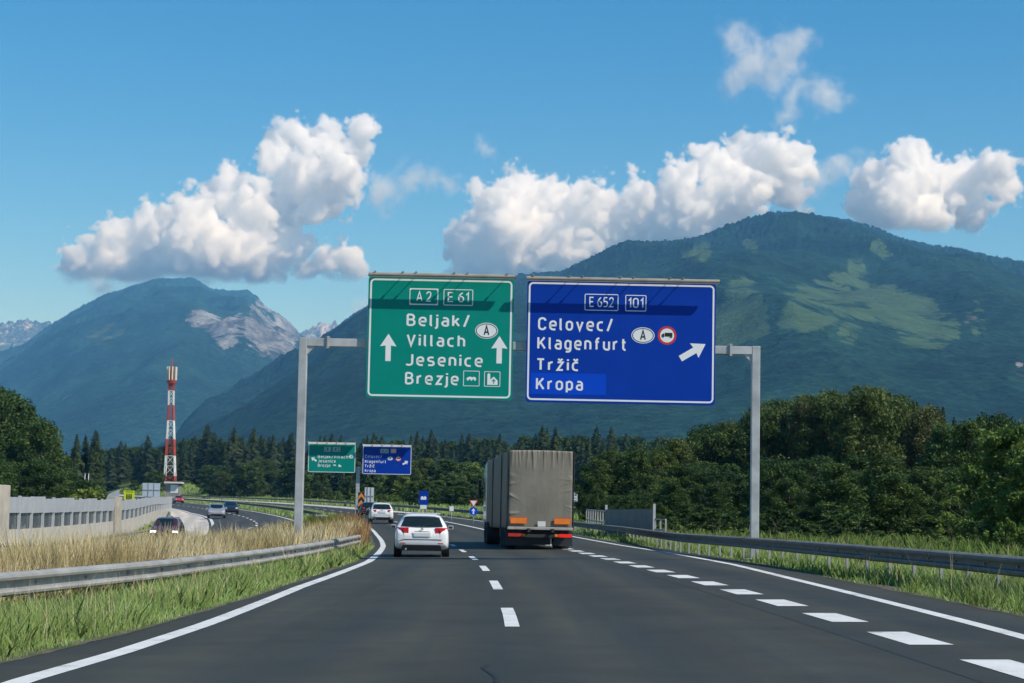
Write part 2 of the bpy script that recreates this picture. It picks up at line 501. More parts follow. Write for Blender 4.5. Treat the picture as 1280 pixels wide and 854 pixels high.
def cloud(blobs, D, mtl, seed, rough=1.0, scale=46.0, base=None, step=1.5):
    """blobs: (px, py, radius) seen from the road; every blob becomes a lobe of real size at distance D"""
    rnd = random.Random(seed)
    k = D / F
    B = []
    for (px, py, r) in blobs:
        d = D + rnd.uniform(-0.9, 0.9) * r * k
        p = at(px, py, d)
        B.append((p, r * k))
    B = [(p, r * (1.0 if base is not None else 1.45)) for p, r in B]
    lo = Vector([min(p[i] - 1.35 * r for p, r in B) for i in range(3)])
    hi = Vector([max(p[i] + 1.35 * r for p, r in B) for i in range(3)])
    cen = (lo + hi) / 2
    ng = bpy.data.node_groups.new('cloud_lobes', 'GeometryNodeTree')
    ng.interface.new_socket('Geometry', in_out='INPUT', socket_type='NodeSocketGeometry')
    ng.interface.new_socket('Geometry', in_out='OUTPUT', socket_type='NodeSocketGeometry')
    N = ng.nodes; L = ng.links
    go = N.new('NodeGroupOutput'); N.new('NodeGroupInput')
    pos = N.new('GeometryNodeInputPosition').outputs[0]
    acc = None
    for p, r in B:
        vm = N.new('ShaderNodeVectorMath'); vm.operation = 'DISTANCE'
        L.new(pos, vm.inputs[0]); vm.inputs[1].default_value = p - cen
        ma = N.new('ShaderNodeMath'); ma.operation = 'MULTIPLY_ADD'
        L.new(vm.outputs['Value'], ma.inputs[0]); ma.inputs[1].default_value = -1 / r; ma.inputs[2].default_value = 1.0
        if acc is None:
            acc = ma.outputs[0]
        else:
            mx = N.new('ShaderNodeMath'); mx.operation = 'SMOOTH_MAX'
            L.new(acc, mx.inputs[0]); L.new(ma.outputs[0], mx.inputs[1]); mx.inputs[2].default_value = 0.12 if base is not None else 0.35
            acc = mx.outputs[0]
    def nz(sc, det, rg, off, amp, a):
        nn = N.new('ShaderNodeTexNoise'); nn.inputs['Scale'].default_value = sc
        nn.inputs['Detail'].default_value = det; nn.inputs['Roughness'].default_value = rg
        nn.inputs['Distortion'].default_value = 0.0 if base is not None else 0.8
        ad = N.new('ShaderNodeVectorMath'); ad.operation = 'ADD'; L.new(pos, ad.inputs[0]); ad.inputs[1].default_value = (off, off * 2, -off)
        L.new(ad.outputs[0], nn.inputs['Vector'])
        m2 = N.new('ShaderNodeMath'); m2.operation = 'MULTIPLY_ADD'
        L.new(nn.outputs[0], m2.inputs[0]); m2.inputs[1].default_value = amp; m2.inputs[2].default_value = -amp * 0.52
        s = N.new('ShaderNodeMath'); s.operation = 'ADD'; L.new(a, s.inputs[0]); L.new(m2.outputs[0], s.inputs[1])
        return s.outputs[0]
    acc = nz(1 / (scale * k), 3, 0.5, seed * 131.0, 1.5 * rough, acc)
    if base is not None:                       # cauliflower heads: folded noise pushes rounded lobes outwards
        for sc2, am in ((24, 0.85), (11, 0.40), (5.5, 0.2)):
            nn = N.new('ShaderNodeTexNoise'); nn.inputs['Scale'].default_value = 1 / (sc2 * k); nn.inputs['Detail'].default_value = 0.0
            ad = N.new('ShaderNodeVectorMath'); ad.operation = 'ADD'; L.new(pos, ad.inputs[0]); ad.inputs[1].default_value = (seed * 77.0 + sc2, 0, 0)
            L.new(ad.outputs[0], nn.inputs['Vector'])
            s1 = N.new('ShaderNodeMath'); s1.operation = 'SUBTRACT'; L.new(nn.outputs[0], s1.inputs[0]); s1.inputs[1].default_value = 0.5
            s2 = N.new('ShaderNodeMath'); s2.operation = 'ABSOLUTE'; L.new(s1.outputs[0], s2.inputs[0])
            s3 = N.new('ShaderNodeMath'); s3.operation = 'MULTIPLY_ADD'; L.new(s2.outputs[0], s3.inputs[0]); s3.inputs[1].default_value = 2.2 * am; s3.inputs[2].default_value = -0.24 * am
            s4 = N.new('ShaderNodeMath'); s4.operation = 'ADD'; L.new(acc, s4.inputs[0]); L.new(s3.outputs[0], s4.inputs[1])
            acc = s4.outputs[0]
    else:
        acc = nz(1 / (scale * 0.6 * k), 9, 0.68, seed * 57.0, 1.7 * rough, acc)
    mr = N.new('ShaderNodeMapRange'); mr.interpolation_type = 'SMOOTHSTEP'
    L.new(acc, mr.inputs['Value'])
    mr.inputs['From Min'].default_value = 0.12 if base is not None else 0.22; mr.inputs['From Max'].default_value = 0.36 if base is not None else 1.15
    dens = mr.outputs[0]
    if base is not None:
        zb = at(blobs[0][0], base, D).z - cen.z
        sp = N.new('ShaderNodeSeparateXYZ'); L.new(pos, sp.inputs[0])
        m3 = N.new('ShaderNodeMapRange'); m3.interpolation_type = 'SMOOTHSTEP'
        L.new(sp.outputs['Z'], m3.inputs['Value']); m3.inputs['From Min'].default_value = zb - 9 * k; m3.inputs['From Max'].default_value = zb + 16 * k
        mu = N.new('ShaderNodeMath'); mu.operation = 'MULTIPLY'; L.new(dens, mu.inputs[0]); L.new(m3.outputs[0], mu.inputs[1])
        dens = mu.outputs[0]
    vc = N.new('GeometryNodeVolumeCube')
    L.new(dens, vc.inputs['Density'])
    vc.inputs['Min'].default_value = lo - cen; vc.inputs['Max'].default_value = hi - cen
    ex = hi - lo
    for i, ax in enumerate('XYZ'):
        vc.inputs['Resolution ' + ax].default_value = max(24, min(420, int(ex[i] / (step * k))))
    sm = N.new('GeometryNodeSetMaterial'); sm.inputs['Material'].default_value = mtl
    L.new(vc.outputs[0], sm.inputs['Geometry']); L.new(sm.outputs[0], go.inputs[0])
    me = bpy.data.meshes.new('cloud'); me.materials.append(mtl)
    o = bpy.data.objects.new('cloud', me); COL.objects.link(o); o.location = cen
    md = o.modifiers.new('lobes', 'NODES'); md.node_group = ng
    tag(o, kind='structure')
    return o

mc_dense = cloud_material('cumulus_cloud', 0.018)
mc_thin = cloud_material('thin_cloud', 0.0048)
CD = 22500
cloud([(105, 325, 34), (150, 300, 34), (130, 315, 40), (200, 290, 42), (185, 315, 42), (240, 265, 38), (255, 300, 52), (285, 240, 36), (310, 265, 46), (300, 310, 50), (345, 260, 40), (345, 200, 34), (365, 170, 30), (375, 215, 44), (410, 180, 32), (425, 210, 40), (450, 160, 24), (445, 190, 28), (400, 245, 40), (360, 310, 36), (330, 335, 36), (230, 330, 46), (160, 335, 42), (110, 338, 36), (270, 335, 46)], CD, mc_dense, 3, base=344)
cloud([(410, 330, 26), (432, 325, 26), (385, 338, 22), (445, 336, 18)], CD, mc_dense, 5, base=346)
cloud([(590, 310, 42), (622, 268, 40), (650, 242, 38), (640, 290, 56), (690, 255, 40), (700, 300, 56), (740, 255, 40), (760, 295, 52), (800, 250, 36), (820, 280, 48), (850, 235, 40), (870, 260, 46), (890, 210, 36), (930, 205, 40), (920, 240, 46), (965, 190, 32), (990, 205, 34), (970, 230, 40), (905, 275, 34), (860, 295, 34), (660, 330, 46), (600, 335, 36), (730, 330, 46)], CD, mc_dense, 7, base=352)
cloud([(1072, 255, 26), (1098, 226, 34), (1130, 205, 36), (1150, 235, 46), (1120, 255, 46), (1190, 235, 40), (1215, 225, 34), (1245, 215, 30), (1255, 235, 28), (1210, 262, 34), (1160, 270, 36), (1095, 266, 32)], CD, mc_dense, 9, base=288)
cloud([(920, 50, 28), (940, 75, 40), (920, 100, 26), (975, 65, 34), (1000, 50, 24), (970, 100, 26), (995, 118, 24), (1035, 122, 30), (985, 145, 20)], CD, mc_thin, 13, rough=1.1, scale=38)
cloud([(1020, 225, 26), (1050, 210, 22), (1075, 198, 18), (1000, 235, 26), (1000, 265, 16)], CD, mc_thin, 15, rough=1.1, scale=30)
cloud([(480, 235, 26), (515, 222, 26), (540, 222, 20), (560, 232, 16), (470, 250, 20)], CD, mc_thin, 17, rough=1.0, scale=30)
cloud([(605, 182, 13), (612, 190, 12), (600, 174, 8)], CD, mc_thin, 19, rough=1.0, scale=18)
cloud([(130, 355, 26), (90, 340, 22), (170, 352, 24), (250, 350, 22)], CD, mc_thin, 21, rough=1.0, scale=30)
cloud([(452, 380, 12), (447, 388, 10)], CD, mc_thin, 22, rough=1.0, scale=18)
# ---------------------------------------------------------------- carriageways
def hit(px, py, h=0.0):
    """where the line of sight meets the surface h above the ground"""
    r = ray(px, py); prev = None
    d = 8.0
    while d < 700:
        p = Vector((0, 0, CAM_H)) + r * (d / r.y)
        if p.z - g(p.x, p.y) - h < 0:
            lo, hi = d - 0.5, d
            for _ in range(25):
                mid = (lo + hi) / 2
                q = Vector((0, 0, CAM_H)) + r * (mid / r.y)
                if q.z - g(q.x, q.y) - h < 0: hi = mid
                else: lo = mid
            q = Vector((0, 0, CAM_H)) + r * (hi / r.y)
            return q.y, q.x - float(C(q.y))
        d += 0.5
    return None

def table(pts, tail, h=0.0):
    t = sorted([hit(a, b, h) for a, b in pts] + tail)
    a = np.array(t)
    return lambda y: np.interp(y, a[:, 0], a[:, 1])

LL = table([(19, 854), (150, 816), (262, 779), (375, 734), (461, 702), (479, 683)], [(-60.0, -3.8), (110.0, -3.15), (150.0, -3.2), (250.0, -3.5), (700.0, -3.5)])
RL = table([(1217, 780), (1085, 747), (995, 725), (917, 706), (836, 691), (777, 682)], [(-60.0, 4.6), (5.0, 4.8), (125.0, 7.7), (160.0, 7.6), (205.0, 7.2), (240.0, 7.4), (700.0, 7.4)])
LE = lambda y: LL(y) - np.interp(y, [10, 16, 22, 32, 60, 100], [0.85, 0.8, 0.62, 0.42, 0.4, 0.45])
RE = lambda y: RL(y) + np.interp(y, [10, 25, 50, 100], [1.2, 1.05, 0.8, 0.7])
OR_ = lambda y: np.interp(y, [40, 60, 150, 225, 270, 700], [-9.4, -8.7, -7.9, -10.5, -11.8, -12.0])
OL_ = lambda y: np.interp(y, [40, 110, 140, 260, 360, 700], [-17, -15.6, -14.6, -18.7, -19.4, -19.5])
DC = lambda y: np.interp(y, [0, 14, 25, 50, 80, 120], [0.2, 0.2, 0.26, 0.24, 0.08, 0.0])

def asphalt(name, base, tint):
    m, nt, out = new_mat(name)
    p = position(nt)
    fine = noise(nt, 55, 3, 0.7, p)
    mid = noise(nt, 1.3, 6, 0.6, p)
    lng = noise(nt, 1.0, 4, 0.55, position(nt, (1.6, 0.03, 1)))
    c = ramp(nt, fine.outputs[0], [(0.25, tuple(b * 0.62 for b in base)), (0.75, tuple(b * 1.4 for b in base))]).outputs[0]
    c = mixc(nt, 1.0, c, ramp(nt, mid.outputs[0], [(0.3, 0.88), (0.7, 1.12)]).outputs[0], 'MULTIPLY')
    c = mixc(nt, 1.0, c, ramp(nt, lng.outputs[0], [(0.3, 0.82), (0.7, tint)]).outputs[0], 'MULTIPLY')
    lane = attr_out(nt, 'lane')
    k1 = node(nt, 'ShaderNodeMath', operation='MULTIPLY'); nt.links.new(lane, k1.inputs[0]); k1.inputs[1].default_value = 4 * math.pi / 3.7
    k2 = node(nt, 'ShaderNodeMath', operation='COSINE'); nt.links.new(k1.outputs[0], k2.inputs[0])
    k3 = node(nt, 'ShaderNodeMath', operation='MULTIPLY_ADD'); nt.links.new(k2.outputs[0], k3.inputs[0]); k3.inputs[1].default_value = -0.5; k3.inputs[2].default_value = 0.5
    c = mixc(nt, 1.0, c, ramp(nt, k3.outputs[0], [(0.0, (0.90, 0.90, 0.90)), (0.5, (0.98, 0.98, 0.98)), (1.0, (1.16, 1.15, 1.12))]).outputs[0], 'MULTIPLY')
    big = noise(nt, 0.35, 5, 0.62, p, 0.5)
    c = mixc(nt, 1.0, c, ramp(nt, big.outputs[0], [(0.32, 0.82), (0.5, 1.0), (0.68, 1.14)]).outputs[0], 'MULTIPLY')
    spot = noise(nt, 2.2, 2, 0.5, p)
    c = mixc(nt, ramp(nt, spot.outputs[0], [(0.70, 0.0), (0.76, 0.45)]).outputs[0], c, tuple(b * 0.45 for b in base))
    r = ramp(nt, lng.outputs[0], [(0.3, 0.62), (0.7, 0.8)]).outputs[0]
    b = bsdf(nt, out, c, r, spec=0.35)
    bp = node(nt, 'ShaderNodeBump'); bp.inputs['Strength'].default_value = 0.35; bp.inputs['Distance'].default_value = 0.01
    nt.links.new(fine.outputs[0], bp.inputs['Height']); nt.links.new(bp.outputs[0], b.inputs['Normal'])
    return m

def paint(name, col, wear):
    m, nt, out = new_mat(name)
    p = position(nt)
    n1 = noise(nt, 30, 5, 0.75, p); n2 = noise(nt, 2.0, 4, 0.6, p)
    f = node(nt, 'ShaderNodeMath', operation='MULTIPLY'); nt.links.new(n1.outputs[0], f.inputs[0]); nt.links.new(n2.outputs[0], f.inputs[1])
    c = ramp(nt, f.outputs[0], [(0.13, tuple(x * wear * 0.7 for x in col)), (0.20, tuple(x * 0.86 for x in col)), (0.32, col)]).outputs[0]
    bsdf(nt, out, c, 0.6, spec=0.4)
    return m

m_asphalt = asphalt('dark_asphalt', (0.042, 0.0425, 0.030), 1.14)
m_asphalt2 = asphalt('older_asphalt', (0.055, 0.055, 0.047), 1.14)
m_paint = paint('white_road_paint', (0.74, 0.74, 0.69), 0.45)
m_conc = asphalt('pale_concrete', (0.56, 0.52, 0.45), 1.1)

def ribbon(name, y0, y1, fl, fr, mtl, lift=0.0, n=None, cols=5, kind='structure', step=2.5, mb=None):
    n = n or max(2, int((y1 - y0) / step) + 1)
    yy = np.linspace(y0, y1, n)
    t = np.linspace(0, 1, cols)
    L = np.array([float(fl(a)) for a in yy]); R_ = np.array([float(fr(a)) for a in yy])
    O = L[:, None] * (1 - t) + R_[:, None] * t
    Yg = np.repeat(yy[:, None], cols, 1)
    Xg = C(Yg) + O
    Zg = G(Xg, Yg) + lift
    V = np.stack([Xg, Yg, Zg], -1).reshape(-1, 3)
    Fg = grid_faces(n, cols)
    if mb is not None:
        mb.add([tuple(v) for v in V], [tuple(f) for f in Fg]); return None
    o = np_mesh(name, V, Fg, mtl, tone={'lane': O.ravel()})
    return tag(o, kind=kind)

ribbon('road', -60, 640, LE, RE, m_asphalt, 0.0, cols=25)
ribbon('road', 40, 640, lambda y: OL_(y) - 0.3, lambda y: OR_(y) + 0.6, m_asphalt2, 0.0, cols=7)
ribbon('paved_shoulder', 60, 640, lambda y: OL_(y) - np.interp(y, [60, 130, 240, 330], [4.2, 3.9, 3.2, 1.2]), lambda y: OL_(y) - 0.35, m_conc, 0.012, cols=4)
ribbon('paved_shoulder', 215, 640, lambda y: np.interp(y, [215, 245], [7.2, 4.7]), lambda y: 7.6, m_conc, 0.012, cols=3)

lines = MB()
ribbon('', -60, 640, lambda y: LL(y) - 0.11, lambda y: LL(y) + 0.11, None, 0.005, cols=2, step=1.5, mb=lines)
ribbon('', -60, 640, lambda y: RL(y) - 0.10, lambda y: RL(y) + 0.10, None, 0.005, cols=2, step=1.5, mb=lines)
ribbon('', 40, 640, lambda y: OR_(y) - 0.12, lambda y: OR_(y) + 0.12, None, 0.005, cols=2, step=2, mb=lines)
ribbon('', 40, 640, lambda y: OL_(y) - 0.14, lambda y: OL_(y) + 0.14, None, 0.005, cols=2, step=2, mb=lines)
ribbon('', 232, 640, lambda y: 4.35, lambda y: 4.6, None, 0.005, cols=2, step=2, mb=lines)
y = 22.3 - 11.45 * 4
while y < 420:
    if y < 14:
        y += 11.45; continue
    ribbon('', y, y + 4.6, lambda v: DC(v) - 0.085, lambda v: DC(v) + 0.085, None, 0.005, n=4, cols=2, mb=lines)
    y += 11.45
y = 120.0
while y < 520:
    ribbon('', y, y + 4.6, lambda v: (OL_(v) + OR_(v)) / 2 - 0.09, lambda v: (OL_(v) + OR_(v)) / 2 + 0.09, None, 0.005, n=4, cols=2, mb=lines)
    y += 11.0
d0 = hit(1042, 772)
y = d0[0] - 1.1 - 4.15 * 6
woff = lambda v: np.interp(v, [10, 16, 40, 55, 100, 200], [d0[1], d0[1], d0[1], d0[1] - 0.08, d0[1] - 0.1, d0[1] - 0.1])
while y < 100:
    ribbon('', y, y + 2.15, lambda v: woff(v) - 0.22, lambda v: woff(v) + 0.22, None, 0.005, n=3, cols=2, mb=lines)
    y += 4.15
ribbon('', 101, 215, lambda v: woff(v) - 0.12, lambda v: woff(v) + 0.12, None, 0.005, cols=2, mb=lines)
o = lines.build('road_markings', m_paint); tag(o, kind='structure')

# paving joints along the lanes and earth along the edges
m_joint = mat('old_joint_sealant', (0.030, 0.030, 0.026), 0.8, vary=0.3)
jt = MB()
ribbon('', 8, 260, lambda y: woff(y) - 0.62, lambda y: woff(y) - 0.604, None, 0.003, cols=2, step=1.0, mb=jt)
tag(jt.build('road_joint', m_joint), kind='structure')
def dirt_material():
    m, nt, out = new_mat('gritty_earth')
    p = position(nt); n = noise(nt, 14, 6, 0.75, p); n2 = noise(nt, 1.2, 4, 0.6, p)
    c = ramp(nt, n.outputs[0], [(0.3, (0.05, 0.045, 0.035)), (0.55, (0.15, 0.13, 0.10)), (0.75, (0.30, 0.28, 0.24))]).outputs[0]
    c = mixc(nt, ramp(nt, n2.outputs[0], [(0.45, 0.0), (0.6, 0.8)]).outputs[0], c, (0.07, 0.09, 0.03))
    bsdf(nt, out, c, 0.95, spec=0.1)
    return m
m_dirt = dirt_material()
wv = lambda y, s: 0.10 * float(vnoise(np.array(y * 0.9 + s), np.array(s))) + 0.06 * float(vnoise(np.array(y * 3.1), np.array(s + 2)))
ribbon('verge_dirt', 8, 120, lambda y: LE(y) - 0.5, lambda y: LE(y) + wv(y, 3.3), m_dirt, 0.004, cols=3, step=0.4)
ribbon('verge_dirt', 8, 200, lambda y: RE(y) - wv(y, 8.1), lambda y: RE(y) + 0.6, m_dirt, 0.004, cols=3, step=0.4)

# the bitumen-filled crack that wanders across the lane in front
m_seal = mat('bitumen_seal', (0.012, 0.013, 0.012), 0.75, vary=0.1)
ck = MB(); rnd = random.Random(4)
cx_, pts = 0.0, []
for i in range(16):
    yy = 12.6 + i * 0.26
    cx_ += rnd.uniform(-0.05, 0.05)
    pts.append((0.02 + cx_, yy))
for (xa, ya), (xb, yb) in zip(pts[:-1], pts[1:]):
    w = rnd.uniform(0.012, 0.026)
    ck.add([(xa - w, ya, g(xa, ya) + 0.004), (xa + w, ya, g(xa, ya) + 0.004), (xb + w, yb, g(xb, yb) + 0.004), (xb - w, yb, g(xb, yb) + 0.004)], [(0, 1, 2, 3)])
tag(ck.build('road_crack', m_seal), kind='structure')

# ---------------------------------------------------------------- guardrails
def galv(name, col, rough=0.5, dirt=0.5):
    return mat(name, col, rough, 0.35, 0.22, 1.6, dirt=((0.10, 0.095, 0.085), dirt))
m_rail = mat('dull_shaded_zinc', (0.175, 0.175, 0.165), 0.75, 0.0, 0.22, 1.6, spec=0.3, dirt=((0.07, 0.065, 0.06), 0.5))  # dull old zinc; shade of the right rail's backlit face darkens the colour
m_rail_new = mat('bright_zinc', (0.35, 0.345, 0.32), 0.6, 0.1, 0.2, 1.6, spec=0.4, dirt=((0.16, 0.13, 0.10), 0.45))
m_post = mat('zinc_post', (0.40, 0.395, 0.37), 0.6, 0.1, 0.2, 1.6, dirt=((0.12, 0.10, 0.085), 0.4))
m_bolt = mat('dull_bolt', (0.25, 0.25, 0.25), 0.5, 0.6)
W_PROF = [(0.000, 0.755), (0.050, 0.752), (0.105, 0.724), (0.112, 0.692), (0.100, 0.660), (0.006, 0.650), (0.000, 0.600), (0.006, 0.556), (0.092, 0.540), (0.105, 0.512), (0.096, 0.482), (0.030, 0.452), (0.000, 0.445)]

def guardrail(name, foff, y0, y1, side, label, group, mbeam, post_step, drop_end=0.0, drop_start=0.0, sections=1, lap=None, post_max=95, sink=0.0):
    """side +1: the beam's face looks towards larger x; -1 towards smaller x"""
    base = (float(C(y0) + foff(y0)), y0, g(float(C(y0) + foff(y0)), y0))
    root = thing(name, base, label, 'guardrail', group)
    cuts = np.linspace(y0, y1, sections + 1)
    if lap: cuts = [y0] + lap + [y1]
    prof = W_PROF + [(u - 0.007, v) for u, v in W_PROF[::-1]]
    for si in range(len(cuts) - 1):
        a, b = cuts[si], cuts[si + 1]
        yy = np.arange(a, b, 1.5 if b < 150 else 3.0); yy = np.append(yy[:-1] if len(yy) > 1 and b - yy[-1] < 0.5 else yy, b)
        mb = MB(); n = len(prof); vs = []
        for v in yy:
            x = float(C(v) + foff(v)); dx = float(C(v + .5) + foff(v + .5) - C(v - .5) - foff(v - .5))
            nrm = Vector((1, -dx, 0)).normalized() * side
            dz = -drop_end * float(sstep(y1 - 6, y1, v)) - drop_start * float(1 - sstep(y0, y0 + 6, v)) + (0.006 if si % 2 else 0) - sink
            z = g(x, v)
            vs += [Vector((x, v, z + h + dz)) + nrm * (u + (0.008 if si % 2 else 0)) for u, h in prof]
        fs = []
        for i in range(len(yy) - 1):
            for k in range(n):
                q = i * n + k; w = i * n + (k + 1) % n
                fs.append((q, w, w + n, q + n))
        fs += [tuple(range(n)), tuple(range((len(yy) - 1) * n, len(yy) * n))[::-1]]
        mb.add(vs, fs)
        if y0 < 100 and a < 75:                       # bolt heads at the splices and posts
            for v in np.arange(a + 1, min(b, 75), 2.0):
                x = float(C(v) + foff(v)); z = g(x, v) - sink
                mb.box((x + side * 0.022, v, z + 0.60), (0.035, 0.04, 0.04), mi=1)
                mb.box((x + side * 0.03, v, z + 0.757), (0.03, 0.05, 0.02), mi=1)
        mb.build('beam', [mbeam, m_bolt], root, smooth=False, origin=base)
    cnt = min(post_max, int((y1 - y0) / post_step) + 1)
    pm = None
    for i in range(cnt):
        v = y0 + 0.7 + i * (y1 - y0 - 1.4) / max(1, cnt - 1)
        x = float(C(v) + foff(v))
        dz = -drop_end * float(sstep(y1 - 6, y1, v)) - drop_start * float(1 - sstep(y0, y0 + 6, v))
        if pm is None:
            q = MB().box((-side * 0.07, 0, 0.30), (0.055, 0.11, 0.78)).box((-side * 0.025, 0, 0.60), (0.05, 0.07, 0.18))
            po = q.build('post', m_post, root, bevel=0.008)
            pm = po.data; mod = True
        else:
            po = bpy.data.objects.new('post', pm); COL.objects.link(po); po.parent = root
        po.location = (x - base[0], v - base[1], g(x, v) + dz - sink - base[2])
    return root

LR = table([(0, 717), (187, 702), (300, 690.5), (390, 679), (452, 668)], [(-60.0, -5.9), (120.0, -3.8)], 0.57)
RR = table([(1280, 697), (1170, 688.5), (1060, 681), (945, 673), (850, 667)], [(-60.0, 6.6), (95.0, 8.9), (140.0, 9.0), (205.0, 8.6), (250.0, 8.6), (700.0, 8.6)], 0.66)
lr_end = hit(453, 669, 0.57)[0]
lap_y = hit(427, 673, 0.57)[0]
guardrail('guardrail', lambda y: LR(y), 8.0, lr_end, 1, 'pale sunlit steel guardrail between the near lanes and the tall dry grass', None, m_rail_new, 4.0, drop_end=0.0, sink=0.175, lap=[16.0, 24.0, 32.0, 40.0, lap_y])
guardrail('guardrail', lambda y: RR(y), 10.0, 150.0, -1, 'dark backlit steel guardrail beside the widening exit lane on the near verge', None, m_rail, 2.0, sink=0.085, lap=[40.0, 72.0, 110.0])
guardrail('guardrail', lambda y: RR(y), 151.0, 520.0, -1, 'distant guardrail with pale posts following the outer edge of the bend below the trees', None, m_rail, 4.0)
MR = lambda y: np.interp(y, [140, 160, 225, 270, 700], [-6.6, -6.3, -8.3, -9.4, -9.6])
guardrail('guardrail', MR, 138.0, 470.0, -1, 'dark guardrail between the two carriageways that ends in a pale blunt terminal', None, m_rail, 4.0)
# pale blunt terminal at the head of the median rail
tx = float(C(138) + MR(138))
gz = g(tx, 138)
rt = bpy.data.objects['guardrail.003']
MB().box((tx + 0.1, 137.6, gz + 0.55), (0.95, 0.5, 0.62)).build('end_terminal', mat('grey_green_reflector', (0.42, 0.50, 0.48), 0.4), rt, origin=tuple(rt.location), bevel=0.06)
OLG = lambda y: OL_(y) - np.interp(y, [60, 130, 240, 330], [4.8, 4.5, 3.9, 2.0])
guardrail('guardrail', OLG, 86.0, 420.0, 1, 'low grey guardrail along the foot of the long noise barrier', None, m_rail, 4.0, post_max=80)

# ---------------------------------------------------------------- grass
def grass_material(name, stops):
    m, nt, out = new_mat(name)
    c = ramp(nt, attr_out(nt, 'tone'), stops).outputs[0]
    n = noise(nt, 0.7, 4, 0.6, position(nt))
    c = mixc(nt, 1.0, c, ramp(nt, n.outputs[0], [(0.3, 0.72), (0.7, 1.25)]).outputs[0], 'MULTIPLY')
    d = node(nt, 'ShaderNodeBsdfDiffuse'); t = node(nt, 'ShaderNodeBsdfTranslucent'); mx = node(nt, 'ShaderNodeMixShader')
    nt.links.new(c, d.inputs[0]); nt.links.new(c, t.inputs[0]); mx.inputs[0].default_value = 0.3
    gm = node(nt, 'ShaderNodeNewGeometry'); sc_ = node(nt, 'ShaderNodeVectorMath', operation='MULTIPLY_ADD')
    nt.links.new(gm.outputs['Normal'], sc_.inputs[0]); sc_.inputs[1].default_value = (.45, .45, .45); sc_.inputs[2].default_value = (0, 0, .75)
    nm = node(nt, 'ShaderNodeVectorMath', operation='NORMALIZE'); nt.links.new(sc_.outputs[0], nm.inputs[0]); nt.links.new(nm.outputs[0], d.inputs['Normal'])
    nt.links.new(d.outputs[0], mx.inputs[1]); nt.links.new(t.outputs[0], mx.inputs[2]); nt.links.new(mx.outputs[0], out.inputs['Surface'])
    return m

def blades(name, N, y0, y1, fl, fr, h, w, lean, mtl, seed, tone=(0.0, 1.0), power=2.0, hmask=None, clump=0.35, tonefn=None):
    r = np.random.RandomState(seed)
    u = r.rand(N)
    a, b = y0 ** (1 - power), y1 ** (1 - power)
    y = (a + (b - a) * u) ** (1 / (1 - power))
    t = r.rand(N)
    off = fl(y) * (1 - t) + fr(y) * t
    x = C(y) + off
    cl = fbm(x * clump * 2 + seed, y * clump + seed, 4)
    keep = cl > 0.30 + 0.12 * r.rand(N)
    x, y, off, cl = x[keep], y[keep], off[keep], cl[keep]; n = len(x)
    H = (h[0] + (h[1] - h[0]) * r.rand(n) ** 1.4) * (0.55 + 0.9 * cl)
    if hmask is not None:
        H = H * hmask(y, off)
    ws = (w[0] + (w[1] - w[0]) * r.rand(n)) * np.clip(y / 22, 0.8, 12)
    z = G(x, y) - 0.05
    ang = r.rand(n) * 6.283
    lx = lean * H * r.randn(n) * 0.6; ly = lean * H * r.randn(n) * 0.6
    P0 = np.stack([x, y, z], 1)
    dv = np.stack([np.cos(ang) * ws / 2, np.sin(ang) * ws / 2, 0 * x], 1)
    M = P0 + np.stack([lx * 0.35, ly * 0.35, H * 0.55], 1)
    T = P0 + np.stack([lx, ly, H], 1)
    V = np.stack([P0 - dv, P0 + dv, M + dv * 0.75, M - dv * 0.75, T + dv * 0.12, T - dv * 0.12], 1).reshape(-1, 3)
    i = np.arange(n)[:, None] * 6
    Fq = np.concatenate([i + np.array([[0, 1, 2, 3]]), i + np.array([[3, 2, 4, 5]])])
    tn = np.clip(tone[0] + (tone[1] - tone[0]) * (0.55 * r.rand(n) + 0.45 * cl), 0, 1)
    if tonefn is not None:
        tn = np.clip(tonefn(tn, x, y, off, r), 0, 1)
    o = np_mesh(name, V, Fq, mtl, tone=np.repeat(tn, 6))
    return tag(o, kind='stuff')

m_green = grass_material('fresh_verge_grass', [(0.0, (0.13, 0.20, 0.055)), (0.4, (0.25, 0.37, 0.105)), (0.7, (0.35, 0.47, 0.17)), (1.0, (0.50, 0.45, 0.25))])
m_dry = grass_material('dry_tall_grass', [(0.0, (0.055, 0.085, 0.022)), (0.25, (0.34, 0.27, 0.12)), (0.6, (0.64, 0.53, 0.28)), (1.0, (0.80, 0.70, 0.45))])
m_red = grass_material('reddish_median_grass', [(0.0, (0.05, 0.09, 0.02)), (0.4, (0.15, 0.17, 0.045)), (0.7, (0.34, 0.24, 0.10)), (1.0, (0.34, 0.17, 0.09))])
m_weed = grass_material('rank_roadside_weeds', [(0.0, (0.045, 0.09, 0.02)), (0.5, (0.12, 0.19, 0.045)), (1.0, (0.26, 0.32, 0.10))])

